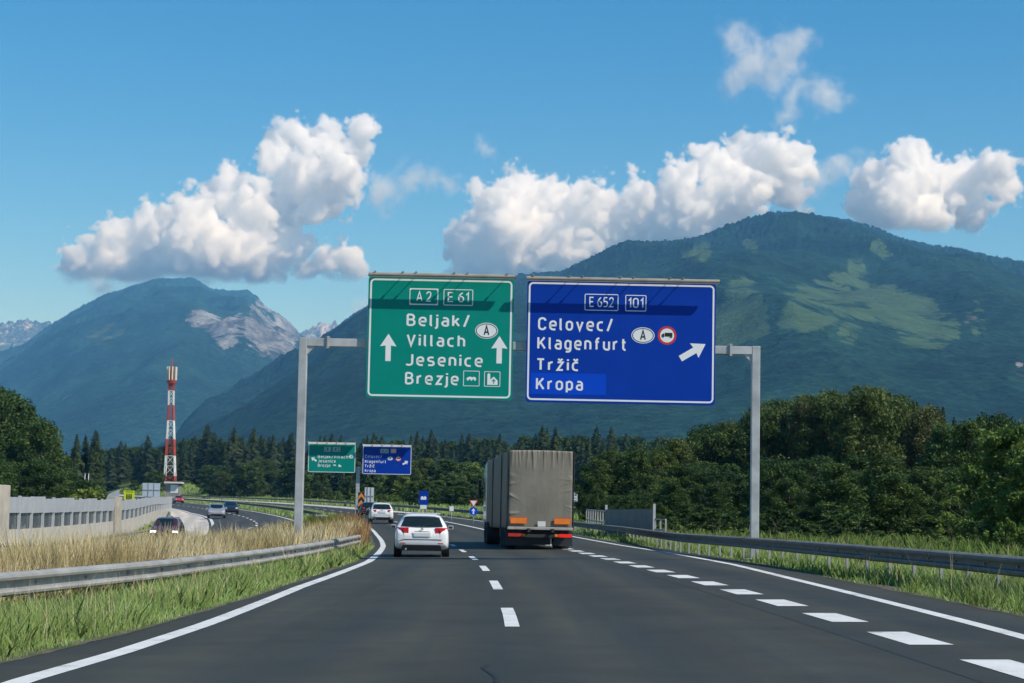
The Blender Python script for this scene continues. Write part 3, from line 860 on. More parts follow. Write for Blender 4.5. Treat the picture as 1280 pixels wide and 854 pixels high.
blades('grass', 140000, 11, 80, lambda y: LR(y) - 0.5, lambda y: LE(y) + 0.03, (0.11, 0.34), (0.008, 0.018), 0.6, m_green, 1, power=1.9,
       hmask=lambda y, o: np.clip(1.15 - 0.8 * np.exp(-((o - LE(y)) / 0.28) ** 2), 0.2, 1.2))
blades('dry_grass', 80000, 15, 92, lambda y: np.maximum(LR(y) - 4.2, OR_(y) + 0.9), lambda y: LR(y) - 0.35, (0.36, 1.0), (0.006, 0.014), 0.38, m_dry, 2, tone=(0.28, 1.0), power=1.7,
       tonefn=lambda t, x, y, o, r: np.where(fbm(x * .5 + 9, y * .22, 3) > .60, t * .45, t))
blades('dry_grass', 26000, 72, 150, lambda y: OR_(y) + 0.8, lambda y: LE(y) - 0.2, (0.35, 0.95), (0.008, 0.016), 0.3, m_red, 3, power=1.5,
       tonefn=lambda t, x, y, o, r: 0.25 + 0.75 * np.clip((o + 7) / 3.2, 0, 1) * (0.5 + 0.5 * t) + 0.25 * (t - 0.5))
blades('grass', 40000, 140, 420, lambda y: OR_(y) + 0.8, lambda y: LE(y) - 0.2, (0.15, 0.5), (0.008, 0.014), 0.4, m_green, 4, tone=(0.1, 1.0), power=1.6)
blades('grass', 120000, 16, 215, lambda y: RE(y) - 0.02, lambda y: RR(y) + 2.5, (0.10, 0.36), (0.007, 0.015), 0.6, m_green, 5, power=1.8, tone=(0.0, 0.95),
       hmask=lambda y, o: np.clip(1.1 - 0.75 * np.exp(-((o - RE(y)) / 0.35) ** 2), 0.2, 1.2))
blades('weeds', 80000, 22, 170, lambda y: RR(y) + 1.2, lambda y: RR(y) + 13, (0.18, 0.62), (0.012, 0.035), 0.6, m_weed, 6, power=1.7, tone=(0.05, 1.0), clump=0.6)
blades('grass', 60000, 150, 620, lambda y: RR(y) + 0.6, lambda y: RR(y) + 26, (0.3, 0.9), (0.010, 0.02), 0.5, m_green, 7, power=1.4, tone=(0.05, 0.9))
blades('grass', 30000, 90, 400, lambda y: OLG(y) - 7.0, lambda y: OLG(y) - 0.3, (0.2, 0.5), (0.010, 0.02), 0.5, m_green, 8, power=1.4, tone=(0.05, 0.9))

blades('dry_stems', 2500, 11, 78, lambda y: LR(y) - 0.4, lambda y: LE(y) - 0.15, (0.28, 0.62), (0.004, 0.008), 0.35, m_dry, 9, tone=(0.3, 1.0), power=1.8)
blades('dry_stems', 2500, 16, 140, lambda y: RE(y) + 0.2, lambda y: RR(y) + 6, (0.3, 0.75), (0.004, 0.009), 0.35, m_dry, 10, tone=(0.2, 0.9), power=1.8)
blades('weeds', 6000, 11, 78, lambda y: LR(y) - 0.3, lambda y: LE(y) - 0.1, (0.1, 0.4), (0.02, 0.05), 0.7, m_weed, 11, tone=(0.4, 1.0), power=1.8, clump=0.9)
blades('weeds', 3500, 18, 110, lambda y: RE(y) + 0.0, lambda y: RE(y) + 0.9, (0.10, 0.36), (0.010, 0.022), 0.7, m_weed, 12, tone=(0.1, 0.9), power=1.8, clump=0.9)
# ---------------------------------------------------------------- trees
def leaf_material(name, stops, transl=0.3):
    m, nt, out = new_mat(name)
    oi = node(nt, 'ShaderNodeObjectInfo')
    c = ramp(nt, attr_out(nt, 'tone'), stops).outputs[0]
    v = ramp(nt, oi.outputs['Random'], [(0.0, (0.72, 0.80, 0.80)), (0.5, (1.0, 1.0, 1.0)), (1.0, (1.30, 1.15, 0.95))]).outputs[0]
    c = mixc(nt, 1.0, c, v, 'MULTIPLY')
    d = node(nt, 'ShaderNodeBsdfPrincipled'); t = node(nt, 'ShaderNodeBsdfTranslucent'); mx = node(nt, 'ShaderNodeMixShader')
    nt.links.new(c, d.inputs['Base Color']); d.inputs['Roughness'].default_value = 0.6; d.inputs['Specular IOR Level'].default_value = 0.25
    nt.links.new(c, t.inputs[0]); mx.inputs[0].default_value = transl
    nt.links.new(d.outputs[0], mx.inputs[1]); nt.links.new(t.outputs[0], mx.inputs[2]); nt.links.new(mx.outputs[0], out.inputs['Surface'])
    return m

m_leaf = leaf_material('broad_leaves', [(0.0, (0.022, 0.048, 0.012)), (0.5, (0.050, 0.098, 0.022)), (1.0, (0.115, 0.175, 0.040))])
m_leaf_light = leaf_material('light_broad_leaves', [(0.0, (0.055, 0.10, 0.018)), (0.5, (0.135, 0.21, 0.040)), (1.0, (0.25, 0.32, 0.07))])
m_leaf_mid = leaf_material('mid_green_leaves', [(0.0, (0.034, 0.060, 0.014)), (0.5, (0.080, 0.125, 0.030)), (1.0, (0.16, 0.205, 0.055))], 0.35)
m_leaf_olive = leaf_material('olive_leaves', [(0.0, (0.050, 0.060, 0.016)), (0.5, (0.105, 0.115, 0.032)), (1.0, (0.19, 0.185, 0.06))], 0.35)
m_needle = leaf_material('spruce_needles', [(0.0, (0.011, 0.025, 0.008)), (0.5, (0.024, 0.049, 0.015)), (1.0, (0.055, 0.086, 0.024))], 0.12)
m_bark = mat('grey_brown_bark', (0.085, 0.068, 0.052), 0.9, vary=0.35, scale=2.0)

def quads(cent, nrm, size, rs, aspect=1.6):
    """leaf-sized faces at the given places"""
    n = len(cent)
    a = rs.randn(n, 3); u = np.cross(nrm, a); u /= np.linalg.norm(u, axis=1)[:, None] + 1e-9
    w = np.cross(nrm, u); w /= np.linalg.norm(w, axis=1)[:, None] + 1e-9
    s = size[:, None]
    V = np.stack([cent - u * s * aspect / 2, cent - w * s * 0.42 + u * s * 0.1, cent + u * s * aspect / 2, cent + w * s * 0.42 + u * s * 0.1], 1)
    return V

def broad_tree(seed, H=10.0, W=3.4, low=0.12, nclump=80, per=85, leaf=0.2, form=0.55):
    """one broad-leaved tree: (trunk builder, crown vertices, faces, tones), H metres tall"""
    rs = np.random.RandomState(seed); rnd = random.Random(seed)
    tr = MB()
    top = Vector((rnd.uniform(-.3, .3), rnd.uniform(-.3, .3), H * 0.72))
    spine = [Vector((0, 0, -0.3)), Vector((rnd.uniform(-.1, .1), rnd.uniform(-.1, .1), H * 0.25)), Vector((rnd.uniform(-.25, .25), rnd.uniform(-.25, .25), H * 0.5)), top]
    tr.tube(spine, [H * .022, H * .017, H * .011, H * .003], 8)
    C_ = []; R_ = []
    nl = 12
    for i in range(nl):
        t = (i + rnd.random()) / nl
        h = H * (low + (0.93 - low) * t)
        prof = (math.sin(math.pi * min(1, 0.12 + t * 0.86)) ** form)
        a = i * 2.4 + rnd.uniform(-.5, .5)
        rad = W * prof * rnd.uniform(0.55, 0.95)
        st = Vector((0, 0, h * 0.72)); en = Vector((math.cos(a) * rad * .8, math.sin(a) * rad * .8, h))
        md = (st + en) / 2 + Vector((0, 0, -0.05 * rad))
        tr.tube([st, md, en], [H * .007, H * .0045, H * .0015], 5)
    for i in range(nclump):
        t = rs.rand() ** 0.85
        h = H * (low + (0.97 - low) * t)
        prof = math.sin(math.pi * min(1, 0.14 + t * 0.83)) ** form
        a = rs.rand() * 6.283
        q = rs.rand() ** 0.45
        lump = 0.72 + 0.5 * vnoise(np.array(a * 1.3 + seed), np.array(t * 3.0 + seed))
        C_.append((math.cos(a) * W * prof * q * lump, math.sin(a) * W * prof * q * lump, h))
        R_.append(H * 0.055 * rs.uniform(0.7, 1.5))
    C_ = np.array(C_); R_ = np.array(R_)
    k = rs.randint(0, nclump, nclump * per)
    dirs = rs.randn(len(k), 3); dirs /= np.linalg.norm(dirs, axis=1)[:, None]
    rr = R_[k] * rs.rand(len(k)) ** 0.4
    cent = C_[k] + dirs * rr[:, None] * np.array([1.1, 1.1, 1.0])
    nrm = dirs * 0.8 + rs.randn(len(k), 3) * 0.75 + np.array([0, 0, 0.15])
    nrm /= np.linalg.norm(nrm, axis=1)[:, None]
    V = quads(cent, nrm, leaf * rs.uniform(0.6, 1.35, len(k)), rs)
    ct = rs.rand(nclump)
    tone = np.clip(0.6 * ct[k] + 0.4 * rs.rand(len(k)), 0, 1)
    n = len(k)
    return tr, V.reshape(-1, 3), np.arange(n * 4).reshape(-1, 4), np.repeat(tone, 4)

def spruce(seed, H=18.0, W=2.5):
    rs = np.random.RandomState(seed); rnd = random.Random(seed)
    tr = MB().tube([(0, 0, -0.3), (0, 0, H * .5), (0, 0, H * 0.98)], [H * .012, H * .008, H * .001], 7)
    cents = []; us = []; ws = []; tn = []
    nw = 34
    Vs = []
    for i in range(nw):
        t = i / (nw - 1)
        z0 = H * (0.06 + 0.93 * t)
        L_ = W * (1 - t) ** 0.66 * rs.uniform(0.75, 1.12) * (1 if t < .93 else .7) + 0.06
        nb = int(10 - 4 * t)
        for b in range(nb):
            a = b * 6.283 / nb + i * 1.1 + rs.uniform(-.3, .3)
            l = L_ * rs.uniform(0.7, 1.15)
            if rs.rand() < 0.08: continue
            d = np.array([math.cos(a), math.sin(a), 0]); side = np.array([-d[1], d[0], 0])
            tone = rs.rand()
            ns = max(3, int(l / 0.28))
            for s in range(ns):
                f = (s + 0.6) / ns
                p = d * l * f + np.array([0, 0, z0 - l * 0.42 * f ** 1.2 + 0.12 * l * f ** 3])
                wd = 0.36 * l * (1.05 - f * 0.7) + 0.14
                for sg in (-1, 1):
                    q = p + side * sg * wd * rs.uniform(0.7, 1.2) + d * 0.2 + np.array([0, 0, -0.22 * wd - rs.uniform(0, 0.12)])
                    hang = np.array([0, 0, -rs.uniform(0.3, 0.62)])
                    Vs.append([p - d * 0.12, q + hang * 0.4, q - d * 0.16 + hang, p + d * 0.12 + hang * 0.5])
                    tn.append(np.clip(0.5 * tone + 0.5 * rs.rand(), 0, 1))
    V = np.array(Vs); n = len(V)
    return tr, V.reshape(-1, 3), np.arange(n * 4).reshape(-1, 4), np.repeat(np.array(tn), 4)

class Species:
    def __init__(self, name, made, height, leafmat):
        self.name = name; self.h = height
        tr, V, Fc, tone = made
        self.root = None
        self.trunk = tr; self.V = V; self.Fc = Fc; self.tone = tone; self.leafmat = leafmat
    def plant(self, x, y, h, label, group, wide=1.0, rot=0.0, sink=0.0):
        loc = (x, y, g(x, y) - sink)
        r = thing(self.name, loc, label, 'tree' if 'bush' not in self.name else 'bush', group, rot)
        s = h / self.h
        if self.root is None:
            self.root = r
            self.t = self.trunk.build('trunk', m_bark, r, smooth=True)
            self.c = np_mesh('crown', self.V, self.Fc, self.leafmat, r, tone=self.tone)
        else:
            for part in (self.t, self.c):
                c = part.copy(); COL.objects.link(c); c.parent = r
        r.scale = (s * wide, s * wide, s)
        return r

rnd = random.Random(21)
BROAD = [Species('broadleaf_tree', broad_tree(s, 10, W, low, nc, 62, 0.30, fm), 10, m_leaf) for s, W, low, nc, fm in ((1, 3.6, .10, 95, .5), (2, 3.0, .06, 85, .6), (3, 4.0, .12, 100, .45), (4, 2.6, .08, 80, .7))]
NEARB = [Species('broadleaf_tree', broad_tree(s, 10, W, low, nc, 120, 0.17, fm), 10, m_leaf) for s, W, low, nc, fm in ((11, 2.9, .02, 130, .42), (12, 2.3, .02, 115, .6), (13, 3.2, .03, 135, .38), (14, 2.6, .0, 125, .7))]
MIDB = [Species('broadleaf_tree', broad_tree(s, 10, W, low, nc, 115, 0.17, fm), 10, mt) for s, W, low, nc, fm, mt in ((41, 2.6, .02, 120, .5, m_leaf_mid), (42, 2.1, .04, 105, .75, m_leaf_mid), (43, 3.0, .02, 130, .4, m_leaf_mid), (44, 2.3, .03, 110, .6, m_leaf_olive))]
LIGHT = [Species('broadleaf_tree', broad_tree(s, 10, W, low, nc, 70, 0.27, fm), 10, m_leaf_light) for s, W, low, nc, fm in ((5, 3.6, .02, 95, .5), (6, 4.2, .02, 95, .45))]
BUSH = [Species('bush', broad_tree(s, 2.5, 1.5, 0.0, 45, 75, 0.10, .45), 2.5, m_leaf_light) for s in (7, 8)]
DBUSH = [Species('bush', broad_tree(s, 2.5, 1.6, 0.0, 42, 62, 0.13, .45), 2.5, m_leaf) for s in (27, 28)]
FIR = [Species('spruce_tree', spruce(s, 18, W), 18, m_needle) for s, W in ((1, 3.8), (2, 3.3), (3, 4.3))]

def top_h(px, py, d):
    p = at(px, py, d)
    return p.x, p.z - g(p.x, p.y)

def row(species, px0, px1, n, d0, d1, line, jig, label, group, wide=(0.9, 1.15), minh=2.5, sink=0.0, low=0.0):
    lx = np.array([l[0] for l in line], float); ly = np.array([l[1] for l in line], float)
    for i in range(n):
        px = px0 + (px1 - px0) * (i + 0.5 + rnd.uniform(-.45, .45)) / n
        d = rnd.uniform(d0, d1)
        py = float(np.interp(px, lx, ly)) + rnd.uniform(-jig * 0.4, jig)
        x, h = top_h(px, py, d)
        if -22 < x - float(C(d)) < float(RR(d)) + 2.5:
            continue
        h = max(minh, h)
        sp = rnd.choice(species)
        sp.plant(x, d, h, label, group, rnd.uniform(*wide), rnd.uniform(0, 6.28), sink)

# the dark spruces that close the valley floor, left, middle and behind the lorry
sky_l = [(60, 560), (90, 556), (110, 548), (130, 540), (150, 548), (170, 555), (200, 545), (225, 550), (262, 532), (300, 538), (340, 540), (380, 548)]
row(FIR, 62, 190, 18, 610, 690, sky_l, 22, 'dark pointed spruce left of the red and white mast, among many like it', 'spruces left of the mast', (1.0, 1.4))
row(FIR, 196, 370, 30, 600, 680, sky_l, 18, 'dark pointed spruce in the forest between the mast and the left gantry post', 'spruces behind the bend', (1.0, 1.4))
sky_m = [(370, 545), (420, 548), (450, 540), (470, 545), (520, 540), (555, 546), (600, 536), (640, 545), (680, 538), (720, 545), (745, 530), (765, 535), (800, 548), (850, 548), (900, 550)]
row(FIR, 378, 610, 38, 520, 640, sky_m, 20, 'dark pointed spruce in the forest above the far pair of direction signs', 'spruces above the far signs', (1.0, 1.35))
row(FIR, 610, 900, 40, 430, 560, sky_m, 22, 'dark pointed spruce in the forest behind the lorry and the blue sign', 'spruces behind the lorry', (1.0, 1.35))
BACK = [(60, 562), (100, 558), (200, 556), (262, 548), (380, 556), (470, 556), (600, 552), (740, 548), (880, 556)]
row(BROAD, 60, 380, 34, 660, 720, BACK, 14, 'dark broadleaf crown at the back of the forest left of the gantry', 'crowns at the back left', (1.0, 1.4))
row(BROAD, 380, 880, 50, 600, 680, BACK, 14, 'dark broadleaf crown at the back of the forest behind the signs and the lorry', 'crowns at the back', (1.0, 1.4))
# broad-leaved belt in front of them
row(BROAD[:2] + MIDB[:3], 256, 385, 22, 470, 560, [(225, 590), (280, 585), (330, 583), (385, 585)], 22, 'rounded broadleaf tree above the outer guardrail of the bend', 'broadleaf trees above the bend', (1.2, 1.7))
row(BROAD[:2] + MIDB[:2] + LIGHT[:1], 375, 620, 36, 330, 420, [(375, 592), (430, 590), (480, 584), (560, 578), (620, 585)], 30, 'rounded broadleaf tree on the wooded slope behind the far direction signs', 'broadleaf trees behind the far signs', (1.1, 1.6))
row(LIGHT, 390, 460, 6, 300, 320, [(390, 590), (430, 600), (460, 605)], 16, 'light green broadleaf tree under the far green sign', 'light green trees under the far signs', (1.2, 1.6))
row(BROAD, 520, 640, 14, 262, 300, [(520, 605), (560, 600), (600, 598), (640, 600)], 14, 'dark low broadleaf tree between the rest area sign and the lorry', 'low trees beside the rest area sign', (1.4, 1.9))
row(BROAD, 60, 230, 20, 560, 600, [(60, 592), (100, 590), (160, 588), (230, 590)], 18, 'dark broadleaf tree behind the noise barrier and the yellow sign', 'broadleaf trees behind the far barrier', (1.2, 1.8))
# trees at the left edge
row(NEARB, -60, 75, 14, 190, 250, [(-60, 480), (0, 490), (15, 495), (40, 520), (60, 545), (80, 575)], 12, 'mid green broadleaf tree behind the near end of the noise barrier', 'broadleaf trees at the left edge', (0.9, 1.2))
row(NEARB, -30, 110, 9, 165, 200, [(-30, 560), (0, 565), (60, 580), (110, 598)], 14, 'lower broadleaf tree just behind the noise barrier panels', 'low trees behind the noise barrier', (1.2, 1.6))
row(FIR, 75, 135, 7, 330, 380, [(75, 575), (90, 545), (105, 540), (135, 545)], 18, 'slim dark spruce behind the two bare poles left of the mast', 'spruces behind the bare poles', (0.8, 1.0))
# the wood on the right
hill = [(720, 590), (770, 562), (830, 556), (870, 548), (900, 532), (950, 520), (985, 505), (1010, 496), (1040, 490), (1070, 487), (1110, 492), (1140, 508), (1170, 516), (1200, 522), (1280, 520), (1400, 515)]
row(NEARB + MIDB[:2], 735, 960, 38, 165, 215, hill, 16, 'dense dark broadleaf tree in the wood between the lorry and the right gantry post', 'wood left of the right gantry post', (0.95, 1.25))
row(MIDB + NEARB[1:2], 950, 1190, 46, 150, 200, hill, 18, 'tall broadleaf tree on the crest of the wood right of the gantry', 'crest of the wood right of the gantry', (0.8, 1.05))
row(FIR, 760, 1000, 9, 185, 225, hill, 8, 'dark spruce standing among the broadleaf trees right of the lorry', 'spruces in the right wood', (0.7, 0.95))
row(FIR, 1140, 1260, 8, 190, 220, [(1140, 505), (1170, 508), (1200, 518), (1260, 520)], 14, 'dark spruce tip rising over the wood at the right edge', 'spruces at the right edge', (0.8, 1.0))
row(NEARB, 1170, 1330, 15, 110, 150, [(1170, 535), (1190, 525), (1230, 528), (1250, 525), (1330, 520)], 14, 'very dark broadleaf tree at the right edge of the wood', 'dark trees at the right edge', (0.85, 1.1))
low_r = [(720, 610), (780, 605), (830, 590), (900, 580), (1000, 570), (1100, 575), (1200, 590), (1300, 590)]
row(NEARB, 725, 960, 26, 128, 160, low_r, 26, 'low dark broadleaf tree on the wood edge behind the grey screen wall', 'wood edge behind the grey screen', (1.2, 1.6), sink=0.2)
row(NEARB, 955, 1240, 30, 100, 140, low_r, 30, 'low dark broadleaf tree on the wood edge beyond the weedy verge', 'wood edge beyond the verge', (1.2, 1.6), sink=0.2)
row(DBUSH, 740, 1300, 34, 84, 112, [(740, 648), (830, 640), (1000, 638), (1130, 642), (1300, 640)], 12, 'dark bush at the foot of the wood beyond the right verge', 'bushes at the foot of the wood', (1.3, 2.0), minh=1.0)
# the light-leaved tree close to the right edge and the bush beside it
x, h = top_h(1268, 530, 62)
NEARL = Species('broadleaf_tree', broad_tree(31, 10, 3.3, 0.0, 90, 150, 0.2, .5), 10, m_leaf_light)
NEARL.plant(x, 62, h, 'yellow-green sunlit tree close to the right edge of the frame', None, 1.25, 0.4)
x, h = top_h(1305, 555, 60)
NEARL.plant(x, 60, h, 'yellow-green tree cut off by the right edge of the frame', None, 1.25, 2.4)
x, h = top_h(1188, 652, 66)
BUSH[0].plant(x, 66, h + 0.3, 'small round light green bush behind the guardrail before the dark wood', None, 1.0, 0.3)
x, h = top_h(1256, 662, 52)
BUSH[1].plant(x, 52, h + 0.3, 'leggy green bush behind the guardrail under the yellow-green tree', None, 0.8, 1.1)
row(BUSH, 85, 124, 5, 175, 200, [(85, 603), (130, 609)], 6, 'yellow-green bush peeping over the noise barrier', 'bushes over the noise barrier', (1.0, 1.5), minh=2.5)
row(BUSH + DBUSH, 262, 600, 26, 300, 330, [(240, 622), (400, 616), (600, 622)], 8, 'green bush along the outer guardrail of the bend', 'bushes along the outer guardrail', (1.5, 2.4), minh=2.0)
# ---------------------------------------------------------------- lettering
def rpath(pts, r, closed=False):
    """polyline with rounded corners; r is one radius or one per point"""
    n = len(pts); out = []
    for i, (x, y) in enumerate(pts):
        rr = r[i] if isinstance(r, (list, tuple)) else r
        if rr <= 0 or (not closed and i in (0, n - 1)):
            out.append((x, y)); continue
        (ax, ay), (bx, by) = pts[i - 1], pts[(i + 1) % n]
        la, lb = math.hypot(ax - x, ay - y), math.hypot(bx - x, by - y)
        q = min(rr, la * (.5 if closed or 0 < i - 1 else 1), lb * (.5 if closed or i + 1 < n - 1 else 1))
        p0 = (x + (ax - x) / la * q, y + (ay - y) / la * q); p2 = (x + (bx - x) / lb * q, y + (by - y) / lb * q)
        for k in range(6):
            t = k / 5
            out.append(((1 - t) ** 2 * p0[0] + 2 * t * (1 - t) * (x * .85 + (p0[0] + p2[0]) * .075) + t * t * p2[0], (1 - t) ** 2 * p0[1] + 2 * t * (1 - t) * (y * .85 + (p0[1] + p2[1]) * .075) + t * t * p2[1]))
    return out

def O_(w, h, y0=0.0, r=.26): return ('c', rpath([(0, y0), (w, y0), (w, h), (0, h)], r, True))
X = .73
_car = [(.05, 1.06), (.23, .89), (.41, 1.06)]
GLYPH = {
 'B': [[(0, 0), (0, 1)], rpath([(0, 1), (.50, 1), (.50, .53), (0, .53)], .24), rpath([(0, .53), (.55, .53), (.55, 0), (0, 0)], .26)],
 'e': [rpath([(.02, .36), (.47, .36), (.47, X), (0, X), (0, 0), (.45, .0)], [0, .02, .26, .26, .26, 0])],
 'l': [rpath([(0, 1), (0, 0), (.11, 0)], .11)], 'i': [[(0, 0), (0, X)], [(0, .88), (0, 1.03)]],
 'j': [rpath([(.0, X), (.0, -.25), (-.18, -.25)], .2), [(.0, .88), (.0, 1.03)]],
 'a': [rpath([(.05, X), (.45, X), (.45, 0)], .22), rpath([(.45, .42), (0, .42), (0, 0), (.45, 0)], .22)],
 'k': [[(0, 0), (0, 1)], [(.03, .27), (.43, X)], [(.17, .44), (.47, 0)]], '/': [[(0, -.06), (.36, 1.05)]],
 'V': [[(0, 1), (.29, 0), (.58, 1)]], 'v': [[(0, X), (.24, 0), (.48, X)]],
 'c': [rpath([(.43, X), (0, X), (0, 0), (.43, 0)], .27)], 'h': [[(0, 0), (0, 1)], rpath([(0, X), (.45, X), (.45, 0)], .24)],
 'J': [rpath([(.44, 1), (.44, 0), (.0, 0), (0, .1)], [0, .28, .2, 0])], 's': [rpath([(.43, X), (0, X), (0, .38), (.45, .36), (.45, 0), (0, 0)], .19)],
 'n': [[(0, 0), (0, X)], rpath([(0, X), (.45, X), (.45, 0)], .24)], 'r': [[(0, 0), (0, X)], rpath([(0, .40), (.02, X), (.30, X)], .26)],
 'z': [[(0, X), (.43, X), (0, 0), (.45, 0)]], 'C': [rpath([(.54, .78), (.54, 1), (0, 1), (0, 0), (.54, 0), (.54, .22)], .28)],
 'o': [O_(.47, X)], 'K': [[(0, 0), (0, 1)], [(.03, .36), (.54, 1)], [(.2, .58), (.58, 0)]],
 'g': [O_(.45, X), rpath([(.45, X), (.45, -.25), (.04, -.25)], .22)], 'p': [O_(.45, X), [(0, -.26), (0, X)]],
 'f': [rpath([(.36, 1), (.13, 1), (.13, 0)], .2), [(0, .68), (.33, .68)]], 't': [rpath([(.12, .98), (.12, 0), (.33, 0)], .18), [(0, .68), (.32, .68)]],
 'u': [rpath([(0, X), (0, 0), (.45, 0)], .24), [(.45, 0), (.45, X)]], 'T': [[(0, 1), (.56, 1)], [(.28, 1), (.28, 0)]],
 'A': [[(0, 0), (.30, 1), (.60, 0)], [(.12, .30), (.48, .30)]], 'E': [[(.48, 1), (0, 1), (0, 0), (.50, 0)], [(0, .52), (.42, .52)]],
 'L': [[(0, 1), (0, 0), (.46, 0)]], 'D': [rpath([(0, 0), (0, 1), (.52, 1), (.52, 0), (0, 0)], [0, 0, .28, .28, 0])], '-': [[(0, .42), (.28, .42)]],
 '0': [O_(.48, 1, 0, .27)], '1': [[(.0, .74), (.20, 1), (.20, 0)]], '2': [rpath([(0, .76), (0, 1), (.48, 1), (.48, .58), (.0, 0), (.5, 0)], [0, .26, .26, .2, 0, 0])],
 '4': [[(.38, 0), (.38, 1), (0, .26), (.52, .26)]], '5': [rpath([(.46, 1), (.05, 1), (.02, .56), (.48, .60), (.48, 0), (0, 0)], [0, 0, .05, .24, .26, 0])],
 '6': [rpath([(.40, 1), (.0, .72), (0, 0), (.48, 0), (.48, .58), (0, .58)], [0, .3, .26, .26, .26, 0])], '7': [[(0, 1), (.48, 1), (.16, 0)]],
}
GLYPH['ž'] = GLYPH['z'] + [_car]; GLYPH['č'] = GLYPH['c'] + [_car]

def stroke(pts, w, closed=False):
    """ribbon of width w along pts with mitred joints"""
    pts = [p for i, p in enumerate(pts) if i == 0 or math.hypot(p[0] - pts[i - 1][0], p[1] - pts[i - 1][1]) > 1e-4]
    if closed and math.hypot(pts[0][0] - pts[-1][0], pts[0][1] - pts[-1][1]) < 1e-4: pts = pts[:-1]
    n = len(pts); L = []; R = []
    for i, (x, y) in enumerate(pts):
        a = pts[i - 1] if (i > 0 or closed) else None; b = pts[(i + 1) % n] if (i < n - 1 or closed) else None
        d1 = None if a is None else Vector((x - a[0], y - a[1])); d2 = None if b is None else Vector((b[0] - x, b[1] - y))
        if d1 is not None and d1.length < 1e-6: d1 = None
        if d2 is not None and d2.length < 1e-6: d2 = None
        d1 = d1.normalized() if d1 is not None else None; d2 = d2.normalized() if d2 is not None else None
        if d1 is None: d1 = d2
        if d2 is None: d2 = d1
        m = (d1 + d2)
        m = d1 if m.length < 1e-3 else m.normalized()
        nn = Vector((-m.y, m.x)); c = max(.38, m.dot(d1)); h = w / 2 / c
        L.append((x + nn.x * h, y + nn.y * h)); R.append((x - nn.x * h, y - nn.y * h))
    vs = L + R
    fs = [(i, (i + 1) % n, n + (i + 1) % n, n + i) for i in range(n if closed else n - 1)]
    return vs, fs

def text_shapes(s, bold=0.02, spacing=1.16):
    w = 0.155 + bold; x = 0.0; V_ = []; F_ = []; k = 0
    for ch in s:
        if ch == ' ':
            x += .34 * spacing; continue
        xs = []
        for p in GLYPH[ch]:
            closed = isinstance(p, tuple); pts = p[1] if closed else p
            vs, fs = stroke(pts, w, closed)
            n = len(V_)
            V_ += [(a + x, b, k) for a, b in vs]; F_ += [tuple(i + n for i in f) for f in fs]
            xs += [a for a, b in pts]; k = (k + 1) % 6
        x += max(xs) + .34 * spacing
    return V_, F_

def put_text(mb, s, x0, x1, base, cap, y, bold=0.02, spacing=1.16, mi=0):
    """text between x0 and x1, standing on base with capitals cap high, on the plane y"""
    vs, fs = text_shapes(s, bold, spacing)
    a = min(v[0] for v in vs); b = max(v[0] for v in vs)
    sx = (x1 - x0) / (b - a); w = .155 + bold; sz = 1.06 * cap / (1 + w)
    mb.add([(x0 + (v[0] - a) * sx, y - v[2] * 0.0004, base + (v[1] + w / 2) * sz) for v in vs], fs, mi)

def rounded(x0, z0, x1, z1, r, n=5):
    out = []
    for cx, cz, a0 in ((x1 - r, z1 - r, 0), (x0 + r, z1 - r, 90), (x0 + r, z0 + r, 180), (x1 - r, z0 + r, 270)):
        for i in range(n + 1):
            a = math.radians(a0 + 90 * i / n)
            out.append((cx + r * math.cos(a), cz + r * math.sin(a)))
    return out

def ring(mb, outer, inner, y, mi=0):
    n = len(outer)
    mb.add([(u, y, v) for u, v in outer] + [(u, y, v) for u, v in inner], [(i, (i + 1) % n, n + (i + 1) % n, n + i) for i in range(n)], mi)

def flat(mb, poly, y, mi=0):
    mb.add([(u, y, v) for u, v in poly], [tuple(range(len(poly)))], mi)

def frame(mb, x0, z0, x1, z1, w, r, y, mi=0):
    ring(mb, rounded(x0, z0, x1, z1, r), rounded(x0 + w, z0 + w, x1 - w, z1 - w, max(r - w, 0.004)), y, mi)

def ellipse(cx, cz, a, b, n=28):
    return [(cx + a * math.cos(2 * math.pi * i / n), cz + b * math.sin(2 * math.pi * i / n)) for i in range(n)]

def arrow(mb, cx, cz, L, head, stem, ang, y, mi=0, headlen=0.45, notch=0.0):
    """arrow centred at cx, cz pointing along ang (radians from upright, clockwise)"""
    h = L * headlen
    pts = [(0, L / 2), (head / 2, L / 2 - h), (stem / 2, L / 2 - h + notch), (stem / 2, -L / 2), (-stem / 2, -L / 2), (-stem / 2, L / 2 - h + notch), (-head / 2, L / 2 - h)]
    ca, sa = math.cos(ang), math.sin(ang)
    P = [(cx + u * ca + v * sa, cz - u * sa + v * ca) for u, v in pts]
    n = len(mb.v)
    mb.add([(u, y, v) for u, v in P], [(0, 1, 2), (0, 2, 5), (0, 5, 6), (2, 3, 4), (2, 4, 5)], mi)

